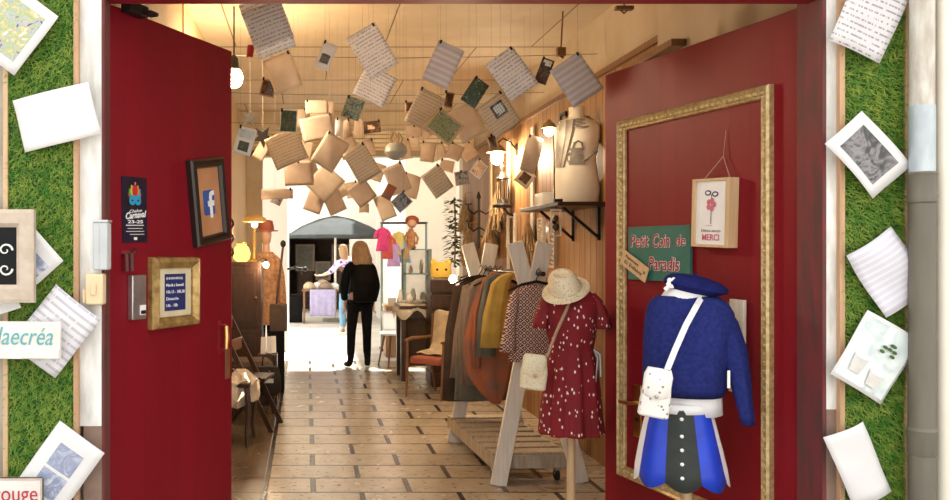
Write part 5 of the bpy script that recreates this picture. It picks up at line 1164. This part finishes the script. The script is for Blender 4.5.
# joints: back view, walking away; weight on one leg
B = [(0,0,.93,.12,.09),(0,.0,1.10,.105,.08),(0,.0,1.28,.13,.085),(0,.0,1.37,.10,.07),(0,-.01,1.44,.045,.045),(0,.0,1.50,.05,.055),(0,.005,1.57,.072,.088),(0,0,1.63,.045,.055),
     (-.085,0,.86,.082,.085),(-.105,.06,.48,.052,.055),(-.135,-.05,.10,.036,.04),(-.16,.05,.03,.03,.03),
     (.085,0,.86,.082,.085),(.095,.02,.48,.052,.055),(.095,0,.10,.036,.04),(.11,.11,.03,.03,.03),
     (-.15,0,1.34,.05,.05),(-.205,-.01,1.08,.040,.04),(-.19,.08,.86,.028,.028),
     (.15,0,1.34,.05,.05),(.21,.0,1.08,.040,.04),(.20,.10,.87,.028,.028)]
E = [(0,1),(1,2),(2,3),(3,4),(4,5),(5,6),(6,7),(0,8),(8,9),(9,10),(10,11),(0,12),(12,13),(13,14),(14,15),(3,16),(16,17),(17,18),(3,19),(19,20),(20,21)]
skin('body', B, E, M['skin'], w)
skin('coat', [(0,0,.72,.15,.12),(0,0,.90,.15,.115),(0,0,1.12,.13,.105),(0,0,1.28,.15,.11),(0,0,1.37,.115,.09),(0,-.005,1.42,.062,.062),
     (-.155,0,1.335,.066,.066),(-.215,-.01,1.08,.056,.058),(-.195,.075,.88,.046,.048),(.155,0,1.335,.066,.066),(.22,0,1.08,.056,.058),(.205,.095,.89,.046,.048)],
     [(0,1),(1,2),(2,3),(3,4),(4,5),(4,6),(6,7),(7,8),(4,9),(9,10),(10,11)], M['black_cloth'], w)
skin('trousers', [(0,0,.90,.135,.105),(-.088,0,.82,.094,.096),(-.106,.055,.48,.062,.066),(-.134,-.045,.14,.05,.055),(.088,0,.82,.094,.096),(.096,.02,.48,.062,.066),(.095,0,.14,.05,.055)],
     [(0,1),(1,2),(2,3),(0,4),(4,5),(5,6)], M['black_cloth'], w)
for x, y in ((-.135,-.05),(.095,0)):
    skin('boot', [(x,y-.03,.075,.045,.05),(x,y-.01,.24,.056,.058),(x*1.15,y+.05,.05,.042,.04),(x*1.35,y+.14,.04,.034,.03)], [(0,1),(0,2),(2,3)], M['black_cloth'], w)
b = MB()
hc = Vector((0,.005,1.57))
b.loft([[Vector((hc.x + (rx*(1+.05*math.cos(9*a)))*math.cos(a) + ox, hc.y - .02 + (ry*(1+.05*math.cos(7*a)))*math.sin(a) + oy, z)) for a in (2*math.pi*k/32 for k in range(32))] for z, rx, ry, ox, oy in ((1.33,.07,.03,.02,-.105),(1.37,.12,.055,.015,-.085),(1.43,.135,.075,.012,-.06),(1.50,.122,.10,.005,-.03),(1.57,.108,.11,0,-.012),(1.63,.088,.095,0,0),(1.665,.05,.06,0,0),(1.675,.01,.01,0,0))])
b.build('hair', M['hair'], w, angle=180)
b = MB()      # face turned to the side
b.ball((-.078,.055,1.545), .016, (1.3,.8,1.2), n=8); b.build('nose', M['skin'], w)
for y in (.03,.075): MB().ball((-.062,y,1.575), .010, n=8).build('eye', M['white'], w)
MB().tube([(-.064,.03,1.515),(-.074,.055,1.512),(-.06,.08,1.515)], .006, 6).build('mouth', M['red_seat'], w)
b = MB(); hand(b, (-.19,.085,.845), (0.02,.1,-1), -1); b.build('hand', M['skin'], w)
b = MB(); hand(b, (.20,.105,.855), (0,.12,-1), 1); b.build('hand', M['skin'], w)
p = thing('backpack', 'black backpack on the back of the blond woman', 'backpack', (wx+.055, 11.2-.165, 1.12), (0,0,R(2)))
MB().loft([ring(z, 0, 0, rx, ry, 28, sq=3.5) for z, rx, ry in ((-.25,.12,.05),(-.23,.155,.075),(0,.16,.085),(.16,.15,.075),(.23,.12,.055),(.245,.06,.02))]).build('bag_body', M['black_cloth'], p)
MB().loft([ring(z, 0, -.075, rx, ry, 24, sq=3.5) for z, rx, ry in ((-.21,.09,.02),(-.19,.115,.03),(-.05,.115,.03),(-.02,.09,.015))]).build('front_pocket', M['black_cloth'], p)
for s in (-1, 1): MB().tube([(s*.10,.06,-.18),(s*.15,.10,-.05),(s*.12,.10,.15),(s*.09,.06,.22)], .016, 8).build('strap', M['dark'], p)
def fuse(body, names):                          # hands and face become one mesh with the body
    dg = bpy.context.evaluated_depsgraph_get(); bm = bmesh.new(); mats = []
    kids = [body] + [c for c in list(body.parent.children) if c.name.split('.')[0] in names]
    for c in kids:
        me = bpy.data.meshes.new_from_object(c.evaluated_get(dg)); n0 = len(bm.faces); bm.from_mesh(me); bm.faces.ensure_lookup_table()
        m = c.data.materials[0]
        if m not in mats: mats.append(m)
        for f in bm.faces[n0:]: f.material_index = mats.index(m); f.smooth = True
    me = bpy.data.meshes.new('body'); bm.to_mesh(me); bm.free()
    for m in mats: me.materials.append(m)
    body.modifiers.clear(); body.data = me
    for c in kids[1:]: bpy.data.objects.remove(c)
bpy.context.view_layer.update(); fuse([c for c in w.children if c.name.startswith('body')][0], ('hand','nose','eye','mouth'))
# second passer-by, looking at the stall
px = FW(348, 15.9)
v = thing('person', 'passer-by in jeans and a purple patterned top reaching toward the stall', 'person', (px, 15.9, 0), (0,0,R(25)))
PB = [(0,0,.93,.11,.09),(0,.0,1.10,.10,.08),(-.02,.02,1.28,.125,.085),(-.03,.03,1.37,.09,.07),(-.05,.04,1.44,.045,.045),(-.07,.05,1.50,.05,.055),(-.08,.06,1.57,.07,.085),(-.08,.06,1.63,.045,.055),
     (-.085,0,.86,.08,.08),(-.09,.06,.48,.05,.055),(-.10,0,.10,.036,.04),(-.11,.12,.03,.03,.03),(.085,0,.86,.08,.08),(.09,.02,.48,.05,.055),(.10,-.03,.10,.036,.04),(.10,.09,.03,.03,.03),
     (-.16,.03,1.33,.05,.05),(-.28,.10,1.15,.038,.038),(-.42,.22,1.08,.027,.027),(.13,.02,1.33,.05,.05),(.20,.03,1.08,.04,.04),(.16,.15,.90,.028,.028)]
skin('body', PB, E, M['skin'], v)
pm = dots('purple_print', (.62,.58,.78), (.5,.45,.7), (.12,.05,.30), 14, .35, (1,1,1))
skin('patterned_top', [(0,0,.98,.13,.11),(0,0,1.12,.12,.10),(-.02,.02,1.28,.145,.105),(-.03,.03,1.375,.10,.08),(-.165,.03,1.33,.065,.065),(-.28,.10,1.16,.055,.055),(-.35,.16,1.12,.046,.046),(.14,.02,1.33,.065,.065),(.21,.03,1.08,.054,.054),(.18,.12,.95,.044,.044)], [(0,1),(1,2),(2,3),(3,4),(4,5),(5,6),(3,7),(7,8),(8,9)], pm, v)
MB().loft([ring(z, 0, 0, rx, ry, 28, .03, 6) for z, rx, ry in ((.74,.19,.16),(.86,.175,.15),(1.0,.155,.135),(1.12,.145,.125),(1.14,.10,.1))]).build('dark_jacket', M['black_cloth'], v)
skin('jeans', [(0,0,.86,.13,.10),(-.088,0,.80,.09,.09),(-.092,.055,.48,.066,.07),(-.10,.01,.10,.058,.06),(.088,0,.80,.09,.09),(.092,.02,.48,.066,.07),(.10,-.02,.10,.058,.06)], [(0,1),(1,2),(2,3),(0,4),(4,5),(5,6)], M['jeans'], v)
for x, y in ((-.10,0),(.10,-.03)): skin('shoe', [(x,y-.03,.05,.04,.045),(x,y+.06,.045,.04,.038),(x,y+.15,.035,.032,.026)], [(0,1),(1,2)], M['taupe'], v)
MB().loft([ring(z, -.08, .045+o_, rx, ry, 20) for z, rx, ry, o_ in ((1.38,.06,.05,-.05),(1.46,.085,.075,-.03),(1.56,.085,.09,-.01),(1.64,.06,.065,0),(1.66,.01,.01,0))]).build('hair', M['hair'], v)
MB().ball((-.10,.145,1.55), .014, (1,1.2,1.1), n=8).build('nose', M['skin'], v)
for s in (-1, 1): MB().ball((-.10+s*.028,.132,1.575), .009, n=8).build('eye', M['white'], v)
b = MB(); hand(b, (-.43,.225,1.078), (-.8,.6,-.1), -1); b.build('hand', M['skin'], v)
b = MB(); hand(b, (.16,.155,.89), (0,.2,-1), 1); b.build('hand', M['skin'], v)

bpy.context.view_layer.update(); fuse([c for c in v.children if c.name.startswith('body')][0], ('hand','nose','eye'))

# ---------------------------------------------------------------- the sunny courtyard and its stall
t = thing('market_parasol', 'big grey market parasol shading the stall across the courtyard', 'parasol', (.62, 18.6, 0))
MB().tube([(0,0,.05),(0,0,2.30)], .025, 12).build('pole', M['sign_white'], t)
RR = 1.12
for i in range(8):
    a, c = 2*math.pi*(i+.5)/8, 2*math.pi*(i+1.5)/8
    MB().tube([(0,0,2.22),(RR*math.cos(a)*.98,RR*math.sin(a)*.98,1.85)], .010, 6).build('rib', M['sign_white'], t)
b = MB(); n = 8
rings = [[Vector((r*math.cos(2*math.pi*(k+.5)/n), r*math.sin(2*math.pi*(k+.5)/n), z)) for k in range(n)] for r, z in ((.03,2.30),(.4,2.22),(.8,2.06),(RR,1.87),(RR*1.005,1.80))]
b.loft(rings, 0, False); b.build('canopy', M['parasol'], t, solid=.004, angle=20)
MB().lathe([(.28,0),(.28,.05),(.04,.07)], 20).build('base', M['street'], t)
t = thing('stall_table', 'small stall table under a lilac cloth beneath the grey parasol', 'table', (.34, 18.2, 0))
MB().bb(-.45,.45,-.3,.3,.68,.71).build('tabletop', M['mid_wood'], t)
for x in (-.4,.4):
    for y in (-.26,.26): MB().bb(x-.02,x+.02,y-.02,y+.02,0,.68).build('leg', M['mid_wood'], t)
o = MB().grid(20, 14, lambda s, u: (-.28+.54*s, -.315, .06+.66*u) if False else (-.28+.54*s, -.315-.012*math.sin(s*25)*(1-u), .16+.56*u)).build('table_cloth', M['lilac'], solid=.006, loc=(.34,18.2,0), angle=180); tag(o, 'lilac cloth hanging down the front of the stall table', 'cloth')
random.seed(21)
for i, (x, y, s, m, lab) in enumerate(((-.3,-.1,.16,'beige_cloth','beige bundle at the end of the stall table'),(-.12,.05,.15,'white_cloth','white bundle on the stall table'),(.06,-.08,.17,'taupe','taupe bundle in the middle of the stall table'),(.25,.02,.14,'white_cloth','white bundle on the stall table near the passer-by'),(.0,.18,.2,'beige_cloth','tall beige bundle at the back of the stall table'))):
    o = MB().loft([ring(z*s, 0, 0, r*s, r*s*.8, 18, .1, 5, i) for z, r in ((0,.6),(.2,.75),(.6,.7),(.9,.4),(1,.1))]).build('cloth_bundle', M[m], loc=(.34+x, 18.2+y, .712)); tag(o, lab, 'goods', 'bundles on the stall table')
for i, (x, z0, m) in enumerate(((-.24,0,'black_cloth'),(1.05,0,'taupe'))):
    o = MB().bb(-.14,.14,-.14,.14,0,.55).bb(-.15,.15,-.15,.15,.55,.6).build('storage_bin', M[m], bevel=.01, loc=(x, 18.3, 0)); tag(o, ('black bin standing at the pillar side of the stall table','taupe bin standing behind the passer-by at the stall')[i], 'bin')
for i, (x, z, w, h, lab) in enumerate(((-.05,1.35,.5,.7,'pale picture frame leaning in the dark shop, pillar side'),(.95,1.35,.6,.7,'pale picture frame leaning in the dark shop, toward the woman'),(.42,1.0,.4,.5,'smaller frame in the middle of the dark shop'))):
    t = thing('leaning_frame', lab, 'frame', (x, 22.4, z-h/2-.3 if False else 0), (0,0,0), 'frames in the dark shop')
    MB().frame(w,h,[(0,-.01),(0,.02),(.05,.02),(.05,-.01)]).build('frame', M['taupe'], t).location = (0,0,z)
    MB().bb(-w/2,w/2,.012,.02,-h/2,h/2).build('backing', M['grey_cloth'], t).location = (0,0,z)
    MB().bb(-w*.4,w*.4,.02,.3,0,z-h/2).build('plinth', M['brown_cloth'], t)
# dolls' clothes rail and counter on the other side
t = thing('garment_rail', 'dark rail holding bright small garments just outside the passage', 'rail', (1.30, 13.2, 0))
for x in (-.14, .55): MB().tube([(x,0,0),(x,0,1.98)], .018, 10).build('post', M['teal'], t)
MB().tube([(-.16,0,1.97),(.57,0,1.97)], .018, 10).build('bar', M['iron'], t)
for x in (-.14, .55): MB().bb(x-.02,x+.02,-.2,.2,0,.03).build('foot', M['iron'], t)
gc = [('pink','bright pink',(.75,.06,.22)),('coral','coral red',(.62,.10,.08)),('lilac_pale','lilac',(.55,.35,.65)),('lemon','lemon yellow',(.72,.58,.18)),('aqua','aqua blue',(.22,.45,.6))]
for i, (n_, d_, c) in enumerate(gc):
    m = mat('garment_'+n_, c, None, 12, .85); x = 1.17+.085*i; zt = 1.90-.10*(i % 3) - .02*i
    t = thing('doll_garment', 'small %s garment hanging on the rail beside the woman' % d_, 'garment', (x, 13.12+.03*i, zt), (0,0,R(15*(i%2))), 'bright garments on the rail'); t.scale = (.8,.8,.8)
    MB().loft([ring(z, 0, 0, rx, ry, 24, f, 6, i) for z, rx, ry, f in ((-.46,.13,.06,.1),(-.25,.10,.05,.08),(-.12,.085,.045,.03),(-.04,.09,.04,0),(-.0,.03,.025,0))]).build('dress', m, t, angle=180)
    for s in (-1, 1): MB().loft([ring(z, s*x_, 0, r, r, 14) for z, x_, r in ((-.2,.15,.035),(-.1,.12,.035),(-.03,.07,.025))]).build('sleeve', m, t)
    MB().tube([(0,0,-.01),(0,.0,.04),(0,.02*0,(1.975-zt)/.8)], .004, 6).build('hook', M['iron'], t)
t = thing('shop_counter', 'plain cardboard-brown counter outside behind the display table', 'counter', (1.32, 12.5, 0))
MB().bb(-.18,.25,-.2,.2,0,.72).build('counter_body', M['card'], t, bevel=.004); MB().bb(-.2,.27,-.22,.22,.72,.75).build('counter_top', M['pale_wood'], t, bevel=.004)
for i, (x, y, s, m) in enumerate(((-.08,-.05,.10,'white'),(.06,.0,.09,'teal'),(.16,-.08,.08,'pink_ink'))):
    o = MB().bb(-s*.6,s*.6,-s*.5,s*.5,0,s).build('small_box', M[m], bevel=.003, loc=(1.32+x,12.5+y,.751)); tag(o, ('white','teal','pink')[i] + ' small box on the cardboard-brown counter', 'box', 'boxes on the counter')
t = thing('hanging_branch', 'bare black iron branch bracket on the alley pillar', 'bracket', (-.30, 12.99, 1.26))
MB().tube([(0,0,0),(.12,-.03,.02),(.25,-.05,.0)], .018, 8).tube([(.1,-.03,.02),(.16,-.05,.09)], .012, 6).tube([(.18,-.04,.01),(.22,-.06,-.08)], .012, 6).ball((.27,-.05,-.0), .04, n=10).build('branch', M['iron'], t)

# ---------------------------------------------------------------- details that belong to a part become its sub-parts
PAIRS = {'clasp':'flap','care_tag':'jumper','waist_tie':'dress','button':'skirt','price_tag':'cloth','lettering':'sign_board|hours_sheet|poster_sheet|card','lettering_outline':'sign_board',
         'name_plate':'housing','slot':'housing','rocker':'housing','side_cap':'housing','cover_edge':'housing','logo_letter':'logo','keyhole':'lock_plate','eye':'head|body','ear':'body','hat_band':'hat_body',
         'stalk':'beret_felt','flower_pin':'beret_felt','printed_crown':'poster_sheet','printed_lines':'poster_sheet','logo':'backing_sheet','printed_flower':'card','painted_flower':'tag_board','chalk_scroll':'board','batten':'sign_board'}
stem_ = lambda o: o.name.split('.')[0]
for o in [o for o in COL.objects if o.parent and stem_(o) in PAIRS and o.parent.parent is None]:
    for q in PAIRS[stem_(o)].split('|'):
        c = [k for k in o.parent.children if stem_(k) == q]
        if c: o.parent = c[0]; break
